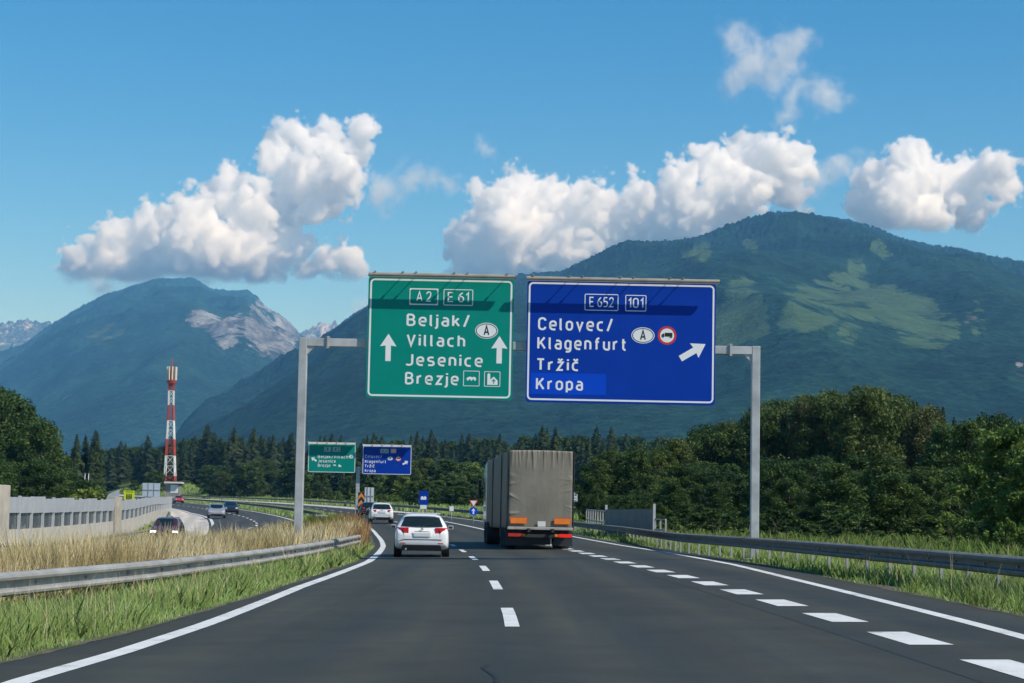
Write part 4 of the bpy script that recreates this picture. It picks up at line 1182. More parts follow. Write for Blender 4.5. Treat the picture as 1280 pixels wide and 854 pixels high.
m_sgreen = mat('green_sign_sheeting', (0.001, 0.235, 0.180), 0.5, vary=0.06, scale=1.2, spec=0.12)
m_sblue = mat('blue_sign_sheeting', (0.001, 0.040, 0.34), 0.5, vary=0.06, scale=1.2, spec=0.12)
m_sblue2 = mat('brighter_blue_patch', (0.001, 0.062, 0.54), 0.5, vary=0.04, scale=1.2, spec=0.12)
m_swhite = mat('white_sign_sheeting', (0.78, 0.80, 0.78), 0.45, vary=0.03)
m_sblack = mat('black_sign_sheeting', (0.012, 0.012, 0.014), 0.5, vary=0.05)
m_sred = mat('red_sign_sheeting', (0.55, 0.03, 0.02), 0.45, vary=0.05)
m_sorange = mat('orange_sign_sheeting', (0.75, 0.25, 0.02), 0.45, vary=0.05)
m_syellow = mat('fluorescent_yellow_sheeting', (0.66, 0.78, 0.02), 0.45, vary=0.05)
m_alu = mat('grey_sign_edge', (0.42, 0.43, 0.43), 0.45, 0.5, vary=0.1)
m_lamp = mat('weathered_lamp_housing', (0.30, 0.28, 0.23), 0.6, 0.0, vary=0.2, scale=2.0, dirt=((0.16, 0.13, 0.09), 0.6))
m_gantry = galv('galvanised_gantry_steel', (0.46, 0.47, 0.46), 0.55, 0.25)
m_gantry_dark = galv('shaded_inner_box_steel', (0.40, 0.41, 0.40), 0.55, 0.25)

def truck_icon(mb, x0, z0, w, y, mi, left=True):
    """a little lorry seen from the side, cab on the left"""
    h = w * 0.48
    f = lambda u: x0 + (u if left else 1 - u) * w
    flat(mb, [(f(0.30), z0 + 0.26 * h), (f(1.0), z0 + 0.26 * h), (f(1.0), z0 + h), (f(0.30), z0 + h)], y, mi)
    flat(mb, [(f(0.0), z0 + 0.2 * h), (f(0.26), z0 + 0.2 * h), (f(0.26), z0 + 0.82 * h), (f(0.10), z0 + 0.82 * h), (f(0.0), z0 + 0.5 * h)], y, mi)
    for c in (0.14, 0.80, 0.92):
        flat(mb, ellipse(f(c), z0 + 0.13 * h, w * 0.062, w * 0.062, 12), y, mi)

def sign_panel(name, D, corners, label, mpanel, group=None, depth=0.09):
    """direction sign whose face spans the given corners at distance D; returns root, W, H (local: x right, z up, face at y = 0)"""
    tl, br = corners
    a = at(*tl, D); b = at(*br, D)
    W = b.x - a.x; H = a.z - b.z
    root = thing(name, (a.x, D, b.z), label, 'direction sign', group)
    p = MB().prism(rounded(0, 0, W, H, 0.10 * H / 3.4), lambda u, v, w: (u, w, v), depth)
    p.build('panel', [mpanel], root)
    return root, W, H

def lamp_bar(root, W, H, x0, x1, z, outy, arms, k=1.0):
    mb = MB()
    mb.tube([(x0, -outy, z), (x1, -outy, z)], 0.062 * k, 12)
    mb.box(((x0 + x1) / 2, -outy + 0.01 * k, z - 0.045 * k), (x1 - x0 - 0.04, 0.10 * k, 0.05 * k))
    lb = mb.build('lamp_bar', m_lamp, root, smooth=False)
    ar = MB()
    for u in arms:
        ar.bar((u, 0.05, z + 0.05 * k), (u, -outy - 0.03, z + 0.085 * k), 0.014 * k, 0.02 * k)
        ar.box((u, -outy, z + 0.085 * k), (0.05 * k, 0.15 * k, 0.03 * k))
    ar.build('lamp_bracket', m_lamp, lb)

# ---------------------------------------------------------------- near gantry and its two signs
GD = 55.0
lp = at(371, 664, GD); rp = at(946, 676, GD)
zl = g(lp.x, GD); zr = g(rp.x, GD)
tl = at(378, 421, GD); tr_ = at(945, 432, GD)
gan = thing('sign_gantry', (lp.x, GD + 0.30, zl), 'grey steel portal gantry spanning our lanes and carrying the big signs', 'sign gantry')
o3 = Vector((lp.x, GD + 0.30, zl))
px0 = at(376, 500, GD).x; px1 = at(945.5, 550, GD).x
zb = tl.z - 0.13
pm = MB().box((px0, GD + 0.30, (zl - 0.4 + tl.z) / 2), (0.235, 0.26, tl.z - zl + 0.4)).box((px0, GD + 0.30, zl + 0.05), (0.5, 0.5, 0.06)).build('post', m_gantry, gan, origin=o3, bevel=0.015)
pm = MB().box((px1, GD + 0.30, (zr - 0.4 + tr_.z) / 2), (0.235, 0.26, tr_.z - zr + 0.4)).box((px1, GD + 0.30, zr + 0.05), (0.5, 0.5, 0.06)).build('post', m_gantry, gan, origin=o3, bevel=0.015)
zb2 = tr_.z - 0.13
xa, xb = px0 + 0.118, px1 - 0.118
MB().bar((xa, GD + 0.30, zb), (xb, GD + 0.30, zb2), 0.24, 0.235).build('beam', m_gantry, gan, origin=o3, bevel=0.012)
def beam_z(x): return zb + (zb2 - zb) * (x - xa) / (xb - xa)
for pxf in (409, 914):
    xf = at(pxf, 430, GD).x
    fl = MB().box((xf, GD + 0.30, beam_z(xf)), (0.045, 0.36, 0.36))
    for dy in (-1, 1):
        for dz in (-1, 1):
            fl.tube([(xf - 0.06, GD + 0.30 + dy * 0.145, beam_z(xf) + dz * 0.145), (xf + 0.06, GD + 0.30 + dy * 0.145, beam_z(xf) + dz * 0.145)], 0.016, 6)
    fl.build('flange', m_gantry, gan, origin=o3)
for xs, sg in ((px0, 1), (px1, -1)):
    z0 = beam_z(xs) - 0.118
    MB().prism([(0, 0), (0.24, 0), (0, -0.24)], lambda u, v, w: (xs + sg * (0.1176 + u), GD + 0.22 + w, z0 + v - 0.002), 0.16).build('gusset', m_gantry, gan, origin=o3)

def fit(zx, zy, W, H, box):
    """a place in an enlarged view of a sign -> place on its face; box: its four corners in that view (tl, tr, br, bl)"""
    (ax, ay), (bx, by), (cx, cy), (dx, dy) = box
    u = v = 0.5
    for _ in range(12):
        X0 = (ax * (1 - u) + bx * u) * (1 - v) + (dx * (1 - u) + cx * u) * v
        Y0 = (ay * (1 - u) + by * u) * (1 - v) + (dy * (1 - u) + cy * u) * v
        u += (zx - X0) / (bx - ax); v += (zy - Y0) / (dy - ay)
    return u * W, (1 - v) * H

# green sign
R1, W, H = sign_panel('direction_sign', GD, ((461, 345), (640, 500.5)), 'large green overhead sign on the near gantry lettered Beljak, Villach, Jesenice and Brezje', m_sgreen)
Bx = [(92, 68), (916, 86), (897, 778), (79, 752)]
f1 = lambda x, y: fit(x, y, W, H, Bx)
mb = MB(); frame(mb, 0.05, 0.05, W - 0.05, H - 0.07, 0.05, 0.13, -0.004); mb.build('border', m_swhite, R1)
def line(mb, f, s, xa, xb, yb, cap, y=-0.004, bold=0.022, sp=1.22, mi=0):
    x0, z0 = f(xa, yb); x1, _ = f(xb, yb)
    root = mb
    q = MB(); put_text(q, s, x0, x1, z0, cap, y, bold, sp, mi); q.build('lettering', m_swhite, root)
sc = H / 685.0
mb = MB()
line(R1, f1, 'Beljak/', 306, 662, 352, 66 * sc); line(R1, f1, 'Villach', 306, 636, 466, 66 * sc)
line(R1, f1, 'Jesenice', 302, 734, 576, 66 * sc); line(R1, f1, 'Brezje', 298, 598, 681, 66 * sc)
def number_plate(root, f, s, xa, ya, xb, yb, mback, mfront, caps, motorway=False):
    x0, z1 = f(xa, ya); x1, z0 = f(xb, yb)
    z0 = z1 - (yb - ya) * sc
    pl = MB(); flat(pl, rounded(x0, z0, x1, z1, 0.04), -0.003); po = pl.build('route_plate', mback, root)
    q = MB(); frame(q, x0, z0, x1, z1, 0.022, 0.04, -0.006)
    if motorway:
        q.add([(x0, -0.0065, z1), (x1, -0.0065, z1), (x1, -0.0065, z1 - 0.07), (x1 - 0.07, -0.0065, z1 - 0.035), (x0 + 0.07, -0.0065, z1 - 0.035), (x0, -0.0065, z1 - 0.07)], [(0, 1, 2, 3, 4, 5)])
        q.add([(x0, -0.0065, z0), (x1, -0.0065, z0), (x1, -0.0065, z0 + 0.07), (x1 - 0.07, -0.0065, z0 + 0.035), (x0 + 0.07, -0.0065, z0 + 0.035), (x0, -0.0065, z0 + 0.07)], [(0, 1, 2, 3, 4, 5)])
    w = x1 - x0; h = z1 - z0
    m_ = 0.24 if motorway else 0.14
    put_text(q, s, x0 + m_ * w, x1 - m_ * w, z0 + h * 0.21, h * 0.58, -0.006, -0.02, .85)
    q.build('lettering', mfront, po)
number_plate(R1, f1, 'A 2', 324, 138, 484, 232, m_sgreen, m_swhite, 60, True)
number_plate(R1, f1, 'E 61', 516, 144, 681, 236, m_sgreen, m_swhite, 60)
for ax, ay in ((204, 472), (828, 491)):
    cx, cz = f1(ax, ay); q = MB(); arrow(q, cx, cz, 154 * sc, 92 * sc, 30 * sc, 0, -0.004, headlen=0.46, notch=0.02); q.build('arrow', m_swhite, R1)
def oval(root, f, cx, cy, a, b, s='A'):
    x, z = f(cx, cy); q = MB()
    flat(q, ellipse(x, z, a * sc, b * sc), -0.003, 0)
    ring(q, ellipse(x, z, a * sc * 0.93, b * sc * 0.90), ellipse(x, z, a * sc * 0.86, b * sc * 0.81), -0.006, 1)
    put_text(q, s, x - 0.25 * a * sc, x + 0.25 * a * sc, z - 0.62 * b * sc, 1.24 * b * sc, -0.006, 0.02, 1, 1)
    q.build('country_oval', [m_swhite, m_sblack], root)
oval(R1, f1, 757, 382, 64, 45)
for i, (xa_, ya_, xb_, yb_) in enumerate(((626, 607, 715, 697), (743, 612, 831, 701))):
    x0, z1 = f1(xa_, ya_); x1, z0 = f1(xb_, yb_)
    q = MB(); frame(q, x0, z0, x1, z1, 0.018, 0.02, -0.004); w = x1 - x0; h = z1 - z0
    if i == 0:   # services: a small bed-like bar with three humps
        flat(q, [(x0 + .2 * w, z0 + .44 * h), (x0 + .8 * w, z0 + .44 * h), (x0 + .78 * w, z0 + .54 * h), (x0 + .66 * w, z0 + .62 * h), (x0 + .54 * w, z0 + .56 * h), (x0 + .46 * w, z0 + .62 * h), (x0 + .34 * w, z0 + .60 * h), (x0 + .22 * w, z0 + .54 * h)], -0.004)
        for c in (.28, .5, .72):
            flat(q, ellipse(x0 + c * w, z0 + .41 * h, .055 * w, .055 * w, 10), -0.0045)
        q.build('pictogram', m_swhite, R1)
    else:        # church: tower, nave and a dark cross
        flat(q, [(x0 + .2 * w, z0 + .12 * h), (x0 + .38 * w, z0 + .12 * h), (x0 + .38 * w, z0 + .8 * h), (x0 + .29 * w, z0 + .9 * h), (x0 + .2 * w, z0 + .8 * h)], -0.004)
        flat(q, [(x0 + .38 * w, z0 + .12 * h), (x0 + .84 * w, z0 + .12 * h), (x0 + .84 * w, z0 + .40 * h), (x0 + .60 * w, z0 + .66 * h), (x0 + .38 * w, z0 + .46 * h)], -0.004)
        flat(q, [(x0 + .57 * w, z0 + .2 * h), (x0 + .63 * w, z0 + .2 * h), (x0 + .63 * w, z0 + .52 * h), (x0 + .57 * w, z0 + .52 * h)], -0.007, 1)
        flat(q, [(x0 + .48 * w, z0 + .36 * h), (x0 + .72 * w, z0 + .36 * h), (x0 + .72 * w, z0 + .42 * h), (x0 + .48 * w, z0 + .42 * h)], -0.0075, 1)
        q.build('pictogram', [m_swhite, m_sgreen], R1)
lamp_bar(R1, W, H, 0.02, W + 0.03, H + 0.0, 0.40, [W * t for t in (.05, .24, .33, .59, .68, .95)])
for t in (0.2, 0.8):
    xw = R1.location.x + W * t
    MB().box((W * t, 0.137, H / 2), (0.10, 0.088, H * 0.92)).build('mounting_rail', m_gantry, R1)

# blue sign
R2, W, H = sign_panel('direction_sign', GD, ((659.5, 350), (893.5, 507)), 'large blue overhead sign on the near gantry lettered Celovec, Klagenfurt, Tržič and Kropa', m_sblue)
Bx2 = [(84, 90), (1150, 107), (1143, 800), (78, 770)]
f2 = lambda x, y: fit(x, y, W, H, Bx2)
sc = H / 695.0
mb = MB(); frame(mb, 0.04, 0.06, W - 0.04, H - 0.06, 0.05, 0.13, -0.004); mb.build('border', m_swhite, R2)
mb = MB()
line(R2, f2, 'Celovec/', 145, 567, 371, 70 * sc); line(R2, f2, 'Klagenfurt', 142, 640, 478, 70 * sc)
line(R2, f2, 'Tržič', 143, 375, 596, 66 * sc); line(R2, f2, 'Kropa', 136, 401, 704, 68 * sc, y=-0.008)
x0, z1 = f2(106, 608); x1, z0 = f2(530, 742)
mb = MB(); flat(mb, [(x0, z0 + 0.02), (x1, z0 + 0.02), (x1, z1), (x0, z1)], -0.004); mb.build('cover_patch', m_sblue2, R2)
number_plate(R2, f2, 'E 652', 408, 167, 598, 262, m_sblue, m_swhite, 60)
number_plate(R2, f2, '101', 638, 173, 756, 266, m_sblue, m_swhite, 60)
oval(R2, f2, 738, 402, 66, 46)
cx, cz = f2(874, 403); q = MB()
flat(q, ellipse(cx, cz, 53 * sc, 53 * sc), -0.003, 0); flat(q, ellipse(cx, cz, 40 * sc, 40 * sc), -0.006, 1); truck_icon(q, cx - 32 * sc, cz - 14 * sc, 62 * sc, -0.009, 2)
q.build('lorry_ban_disc', [m_sred, m_swhite, m_sblack], R2)
cx, cz = f2(1020, 493); q = MB(); arrow(q, cx, cz, 166 * sc, 96 * sc, 36 * sc, math.radians(59), -0.004, headlen=0.45, notch=0.02); q.build('arrow', m_swhite, R2)
lamp_bar(R2, W, H, -0.03, W + 0.06, H + 0.0, 0.40, [W * t for t in (.03, .22, .29, .49, .56, .75, .82)])
for t in (0.18, 0.5, 0.82):
    MB().box((W * t, 0.137, H / 2), (0.10, 0.088, H * 0.92)).build('mounting_rail', m_gantry, R2)

# ---------------------------------------------------------------- the far pair of signs
FD = 225.0
R3, W, H = sign_panel('direction_sign', FD, ((385.5, 554), (444, 591.5)), 'small far green sign left of the far post with an arrow to the upper left', m_sgreen, depth=0.2)
sc = H / 260.0; B3 = [(105, 172), (530, 186), (520, 440), (100, 422)]
f3 = lambda x, y: fit(x, y, W, H, B3)
mb = MB(); frame(mb, 0.04, 0.04, W - 0.04, H - 0.04, 0.06, 0.15, -0.01); mb.build('border', m_swhite, R3)
mb = MB()
line(R3, f3, 'Beljak/Villach', 190, 458, 302, 26 * sc, y=-0.01); line(R3, f3, 'Jesenice', 190, 348, 340, 26 * sc, y=-0.01); line(R3, f3, 'Brezje', 190, 300, 378, 26 * sc, y=-0.01)
def small_plate(root, f, s, xa, ya, xb, yb, mback):
    x0, z1 = f(xa, ya); x1, z0 = f(xb, yb); z0 = z1 - (yb - ya) * sc
    pl = MB(); flat(pl, rounded(x0, z0, x1, z1, 0.06), -0.006); po = pl.build('route_plate', mback, root)
    q = MB(); frame(q, x0, z0, x1, z1, 0.035, 0.06, -0.012); put_text(q, s, x0 + .12 * (x1 - x0), x1 - .12 * (x1 - x0), z0 + .22 * (z1 - z0), .56 * (z1 - z0), -0.012, 0.0, .9)
    q.build('lettering', m_swhite, po)
small_plate(R3, f3, 'A 2', 248, 208, 305, 246, m_sgreen); small_plate(R3, f3, 'E 61', 325, 210, 388, 248, m_sgreen)
q = MB(); cx, cz = f3(155, 312); arrow(q, cx, cz, 56 * sc, 42 * sc, 16 * sc, math.radians(-58), -0.01); q.build('arrow', m_swhite, R3)
oval(R3, f3, 488, 296, 26, 17)
q = MB(); x0, z0 = f3(328, 372); flat(q, [(x0, z0), (x0 + 22 * sc, z0), (x0 + 22 * sc, z0 + 10 * sc), (x0, z0 + 12 * sc)], -0.01); q.build('pictogram', m_swhite, R3)
q = MB(); x0, z0 = f3(372, 382); flat(q, [(x0, z0), (x0 + 26 * sc, z0), (x0 + 26 * sc, z0 + 9 * sc), (x0 + 10 * sc, z0 + 20 * sc), (x0, z0 + 20 * sc)], -0.01); q.build('pictogram', m_swhite, R3)
def far_lamps(root, W, H):
    mb = MB()
    for i in range(5):
        mb.box((W * (i + .5) / 5, -0.45, H + 0.02), (W / 5 - 0.12, 0.5, 0.20))
    lb = mb.build('lamp_bar', mat('pale_lamp_housing', (0.72, 0.72, 0.68), 0.5), root)
    ar = MB()
    for i in range(6):
        ar.bar((max(.05, min(W - .05, W * i / 5)), 0.05, H + 0.1), (max(.05, min(W - .05, W * i / 5)), -0.7, H + 0.16), 0.09)
    ar.build('lamp_bracket', m_lamp, lb)
far_lamps(R3, W, H)
R4, W, H = sign_panel('direction_sign', FD, ((453.5, 557), (514, 594)), 'small far blue sign right of the far post with an arrow to the upper right', m_sblue, depth=0.2)
sc = H / 255.0; B4 = [(592, 190), (1028, 208), (1024, 455), (588, 440)]
f4 = lambda x, y: fit(x, y, W, H, B4)
mb = MB(); frame(mb, 0.04, 0.04, W - 0.04, H - 0.04, 0.06, 0.15, -0.01); mb.build('border', m_swhite, R4)
mb = MB()
line(R4, f4, 'Celovec/', 612, 762, 298, 26 * sc, y=-0.01); line(R4, f4, 'Klagenfurt', 612, 798, 342, 26 * sc, y=-0.01); line(R4, f4, 'Tržič', 612, 698, 382, 26 * sc, y=-0.01); line(R4, f4, 'Kropa', 612, 708, 422, 26 * sc, y=-0.01)
small_plate(R4, f4, 'E 652', 750, 224, 822, 260, m_sgreen); small_plate(R4, f4, '101', 842, 226, 888, 262, m_sorange)
oval(R4, f4, 836, 308, 26, 17)
cx, cz = f4(909, 312); q = MB(); flat(q, ellipse(cx, cz, 27 * sc, 23 * sc), -0.008, 0); flat(q, ellipse(cx, cz, 19 * sc, 16 * sc), -0.012, 1); truck_icon(q, cx - 14 * sc, cz - 6 * sc, 28 * sc, -0.016, 2)
q.build('lorry_ban_disc', [m_sred, m_swhite, m_sblack], R4)
q = MB(); cx, cz = f4(972, 348); arrow(q, cx, cz, 56 * sc, 42 * sc, 16 * sc, math.radians(58), -0.01); q.build('arrow', m_swhite, R4)
far_lamps(R4, W, H)
pp = at(446.5, 610, FD); zt = at(447, 583, FD).z; zg = g(pp.x, FD)
gf = thing('sign_gantry', (pp.x, FD + 0.75, zg), 'grey single post standing between the two far direction signs', 'sign gantry')
MB().box((0, 0, (zt - zg) / 2 - 0.2), (0.42, 0.42, zt - zg + 0.4)).build('post', m_gantry, gf, bevel=0.02)
MB().box((0, -0.05, zt - zg - 0.3), (11.0, 0.30, 0.36)).build('cross_arm', m_gantry, gf, bevel=0.02)
for dx in (-5.2, -1.6, 1.2, 4.8):
    MB().box((dx, -0.375, zt - zg + 0.2), (0.14, 0.34, 2.6)).build('mounting_rail', m_gantry, gf)

# ---------------------------------------------------------------- small signs
def post_sign(name, px, py_mid, d, label, cat, build, post_r=0.035, posts=(0.0,), pm_=None, top=None):
    """small sign on a post: build(root, z0) adds its plates at height z0 above the ground"""
    p = at(px, py_mid, d); zg = g(p.x, d)
    r = thing(name, (p.x, d, zg), label, cat)
    z = p.z - zg
    build(r, z)
    for q in posts:
        MB().tube([(q, 0.06, -0.3), (q, 0.06, (top if top else z))], post_r, 8).build('post', pm_ or m_post, r, smooth=True)
    return r

def plate(root, name, x0, z0, x1, z1, mtl, y=0.0, r=0.04, t=0.03):
    return MB().prism(rounded(x0, z0, x1, z1, r), lambda u, v, w: (u, y + w, v), t).build(name, mtl, root)

k = 205 / F
def rest(r, z):
    w = 5.6 * k; h = 9 * k
    plate(r, 'panel', -w, z - h, w, z + h * 0.9, m_sblue)
    q = MB(); flat(q, [(-.62 * w, z - .3 * h), (.62 * w, z - .3 * h), (.62 * w, z + .05 * h), (.3 * w, z + .22 * h), (0, z + .05 * h), (-.3 * w, z + .22 * h), (-.62 * w, z + .05 * h)], -0.006); q.build('pictogram', m_swhite, r)
    plate(r, 'distance_plate', -w * .72, z - h - 5.2 * k, w * .72, z - h - 0.5 * k, m_swhite)
post_sign('rest_area_sign', 529.5, 622, 205, 'blue rest area sign with white symbol and a small white plate below', 'sign', rest, posts=(-0.2, 0.2))
k = 150 / F
def yieldsign(r, z):
    tri = lambda s, zc: [(-s, zc + s * .58), (s, zc + s * .58), (0, zc - s * 1.15)]
    MB().prism(tri(5.6 * k, z), lambda u, v, w: (u, w, v), 0.03).build('triangle', m_sred, r)
    q = MB(); flat(q, tri(3.9 * k, z + 0.1 * k), -0.005); q.build('triangle_field', m_swhite, r)
    zd = z - 10.5 * k
    MB().prism(ellipse(0, zd, 5.2 * k, 5.2 * k), lambda u, v, w: (u, w, v), 0.03).build('disc', m_sblue2, r)
    q = MB(); arrow(q, 0, zd, 7.5 * k, 5 * k, 1.8 * k, 0, -0.005); q.build('arrow', m_swhite, r)
post_sign('yield_sign', 592, 628.5, 150, 'red and white yield triangle above a blue disc left of the lorry', 'sign', yieldsign)
k = 165 / F
post_sign('kilometre_post', 564.5, 636, 165, 'tiny white marker plate above the guardrail left of the yield sign', 'marker', lambda r, z: plate(r, 'plate', -2.6 * k, z - 3 * k, 2.6 * k, z + 3 * k, m_swhite))
k = 212 / F
def board_back(r, z):
    w = 5.7 * k; h = 10.5 * k
    plate(r, 'panel', -w, z - h, w, z + h, mat('pale_grey_sign_back', (0.60, 0.62, 0.60), 0.5, 0.2, vary=0.06), t=0.05, r=0.02)
    q = MB()
    for u in (-.38 * w, .38 * w): q.box((u, -0.035, z), (0.07, 0.06, 2 * h))
    q.box((0, -0.05, z), (2 * w, 0.05, 0.08))
    q.build('frame_bars', m_alu, r)
post_sign('sign_board_back', 461.5, 620, 212, 'pale grey back of a tall narrow sign board on two legs', 'sign', board_back, posts=(-0.3, 0.3))
k = 208 / F
def chevron(r, z):
    w = 4.0 * k; h = 10.5 * k
    plate(r, 'panel', -w, z - h, w, z + h, m_sblack, r=0.03)
    q = MB()
    for i in range(2):
        zc = z - h * 0.75 + i * h * 0.85
        q.add([(-w * .9, -0.006, zc), (0, -0.006, zc + h * .42), (w * .9, -0.006, zc), (w * .9, -0.006, zc + h * .38), (0, -0.006, zc + h * .84), (-w * .9, -0.006, zc + h * .38)], [(0, 1, 4, 5), (1, 2, 3, 4)])
    q.build('chevron', m_sorange, r)
    MB().prism(ellipse(2.2 * k, z - h - 5.5 * k, 3.4 * k, 3.6 * k), lambda u, v, w_: (u, w_ - 0.3, v), 0.25).build('warning_disc', mat('orange_red_reflector', (0.72, 0.12, 0.015), 0.35), r)
    MB().box((0.1, 0.55, (z - h) / 2 - 0.1), (1.3, 0.8, (z - h) + 0.1)).build('crash_cushion', mat('dark_grey_cushion', (0.10, 0.10, 0.11), 0.6), r, bevel=0.06)
post_sign('chevron_marker', 451.5, 626, 208, 'black and yellow chevron board with an orange disc at the lane split', 'marker', chevron, post_r=0.05)

# ---------------------------------------------------------------- noise barrier
m_cream = mat('cream_concrete_panel', (0.50, 0.46, 0.39), 0.85, vary=0.12, scale=1.5, dirt=((0.30, 0.26, 0.20), 0.45))
m_gpanel = mat('light_grey_metal_panel', (0.46, 0.48, 0.50), 0.5, 0.15, vary=0.08, scale=1.0)
m_gpost = mat('pale_grey_post', (0.50, 0.51, 0.50), 0.5, 0.2, vary=0.08)
m_pillar = mat('weathered_concrete_pillar', (0.42, 0.38, 0.31), 0.9, vary=0.15, scale=1.2, dirt=((0.20, 0.15, 0.10), 0.6))
def pane_material():
    m, nt, out = new_mat('tinted_barrier_glass')
    n = noise(nt, 0.8, 5, 0.6, position(nt))
    c = ramp(nt, n.outputs[0], [(0.3, (0.030, 0.045, 0.060)), (0.7, (0.085, 0.11, 0.13))]).outputs[0]
    bsdf(nt, out, c, 0.25, spec=0.3)
    return m
m_pane = pane_material()
BO = lambda y: np.interp(y, [85, 100, 145, 200, 270, 300], [-22.6, -23.0, -22.4, -21.6, -21.2, -20.6])
def barrier(ylist, label, hz):
    x0 = float(C(ylist[0]) + BO(ylist[0])); base = Vector((x0, ylist[0], g(x0, ylist[0])))
    r = thing('noise_barrier', base, label, 'noise barrier')
    for i in range(len(ylist) - 1):
        ya, yb = ylist[i], ylist[i + 1]
        A = Vector((float(C(ya) + BO(ya)), ya, 0)); B = Vector((float(C(yb) + BO(yb)), yb, 0))
        za, zb_ = g(A.x, ya), g(B.x, yb)
        t = (B - A).normalized(); n = Vector((t.y, -t.x, 0))      # towards the road
        A2 = A + t * 0.09; B2 = B - t * 0.09
        ht = hz(ya)
        jog = 0.05 * ((i * 7) % 3 - 1)
        def slab(u0, u1, v0, v1, th, off, tilt=0.0):
            P = lambda u, v, w: A2.lerp(B2, u) + n * (off + w + tilt * (v - v0)) + Vector((0, 0, (za + (zb_ - za) * u) + v))
            vs = [P(u, v, w) for w in (0, th) for v in (v0, v1) for u in (u0, u1)]
            return vs, [(0, 1, 3, 2), (4, 6, 7, 5), (0, 4, 5, 1), (2, 3, 7, 6), (0, 2, 6, 4), (1, 5, 7, 3)]
        h1, h2 = ht * 0.46, ht * 0.73
        MB().add(*slab(0, 1, -0.3, h1, 0.12, -0.06)).build('concrete_panel', m_cream, r, origin=base)
        pn = MB().add(*slab(0.03, 0.97, h1, h2, 0.03, -0.10)).build('pane', m_pane, r, origin=base)
        MB().add(*slab(0, 1, h2, ht + jog, 0.10, -0.02, 0.10)).build('top_panel', m_gpanel, r, origin=base)
        MB().box(A + Vector((0, 0, za + (ht + .06) / 2 - 0.1)) + n * 0.02, (0.16, 0.16, ht + 0.26), (0, 0, math.atan2(t.y, t.x))).build('post', m_gpost, r, origin=base)
    return r, base
hz = lambda y: np.interp(y, [90, 100, 150, 200, 270], [3.35, 3.35, 3.0, 2.4, 2.1])
yA = list(np.arange(102.5, 148, 3.7)); yB = list(np.arange(151.5, 290, 3.9))
rb, bb = barrier(yA, 'nearer run of grey and cream noise barrier with dark panes at the left edge', hz)
rb2, bb2 = barrier(yB, 'farther run of the noise barrier, dwindling towards the mast', hz)
for yv, w, extra, root, ob in ((101.2, 2.2, 0.55, rb, bb), (149.0, 2.4, 0.25, rb2, bb2)):
    xx = float(C(yv) + BO(yv))
    h = float(hz(yv)) + extra
    MB().box((xx - 0.05, yv, g(xx, yv) + h / 2 - 0.2), (0.5, w, h + 0.4)).build('pillar', m_pillar, root, origin=ob, bevel=0.03)
# the far end of the barrier with its slanted grey wing panel
q = MB(); p = at(131, 627, 172); p2 = at(149, 612, 172)
q.prism([(0, 0), (p2.x - p.x, 0), (p2.x - p.x, p2.z - p.z), (0.3, (p2.z - p.z) * 0.62)], lambda u, v, w: (u, w, v), 0.12)
wg = thing('slanted_panel', (p.x, 172, g(p.x, 172)), 'slanted grey panel rising behind the noise barrier at its pillar', 'panel')
q.v = [(a, b, c + p.z - g(p.x, 172)) for a, b, c in q.v]
q.build('panel', m_gpanel, wg)
MB().tube([(0.4, 0.2, -0.3), (0.4, 0.2, p.z - g(p.x, 172) + 0.3)], 0.05, 8).tube([(p2.x - p.x - .1, 0.2, -0.3), (p2.x - p.x - .1, 0.2, p.z - g(p.x, 172) + 0.5)], 0.05, 8).build('post', m_gpost, wg)

k = 262 / F
def yellow(r, z):
    w = 6.6 * k; h = 5.6 * k
    plate(r, 'panel', -w, z - h, w, z + h, m_syellow)
    q = MB()
    for dx in (-.42, -.02, .36):
        x = dx * w
        flat(q, ellipse(x, z + .18 * h, .13 * w, .15 * h, 12), -0.006)
        flat(q, [(x - .15 * w, z - .95 * h), (x - .03 * w, z - .95 * h), (x, z - .5 * h), (x + .06 * w, z - .95 * h), (x + .17 * w, z - .95 * h), (x + .13 * w, z + .02 * h), (x - .13 * w, z + .02 * h)], -0.0065)
    for dx in (-.6, -.36, -.12, .12, .36, .6):
        flat(q, [((dx - .09) * w, z + .6 * h), ((dx + .09) * w, z + .6 * h), ((dx + .07) * w, z + .82 * h), ((dx - .07) * w, z + .82 * h)], -0.006)
    q.build('figures', m_sblack, r)
post_sign('yellow_sign', 161.5, 619, 262, 'fluorescent yellow sign with black figures above the noise barrier', 'sign', yellow, posts=(-0.3, 0.3))
k = 330 / F
def gridback(r, z):
    w = 11 * k; h = 8.5 * k
    plate(r, 'panel', -w, z - h, w, z + h, mat('pale_blue_grey_sign_back', (0.52, 0.57, 0.62), 0.5, 0.2, vary=0.06), t=0.06, r=0.03)
    q = MB()
    for u in (-.33, .33): q.box((u * w, -0.04, z), (0.10, 0.06, 2 * h))
    for v in (0.0,): q.box((0, -0.05, z + v * h), (2 * w, 0.06, 0.12))
    q.build('frame_bars', m_alu, r)
post_sign('sign_board_back', 189, 612.5, 330, 'square pale blue-grey back of a sign board left of the mast', 'sign', gridback, posts=(-.6, .6), post_r=0.07)
for px_, lab in ((105, 'bare thin pole, the left one of two behind the noise barrier'), (109.5, 'bare thin pole, the right one of two behind the noise barrier')):
    p = at(px_, 614, 230); zg = g(p.x, 230)
    r = thing('bare_pole', (p.x, 230, zg), lab, 'pole')
    hh = at(px_, 592, 230).z - zg
    MB().tube([(0, 0, -0.3), (0.02, 0, hh * .5), (0.05, 0, hh)], [0.09, 0.075, 0.05], 8).build('shaft', m_gpost, r, smooth=True)
    MB().tube([(0.05, 0, hh - 0.02), (0.05, 0, hh + 0.06)], 0.07, 8).build('cap', m_alu, r)

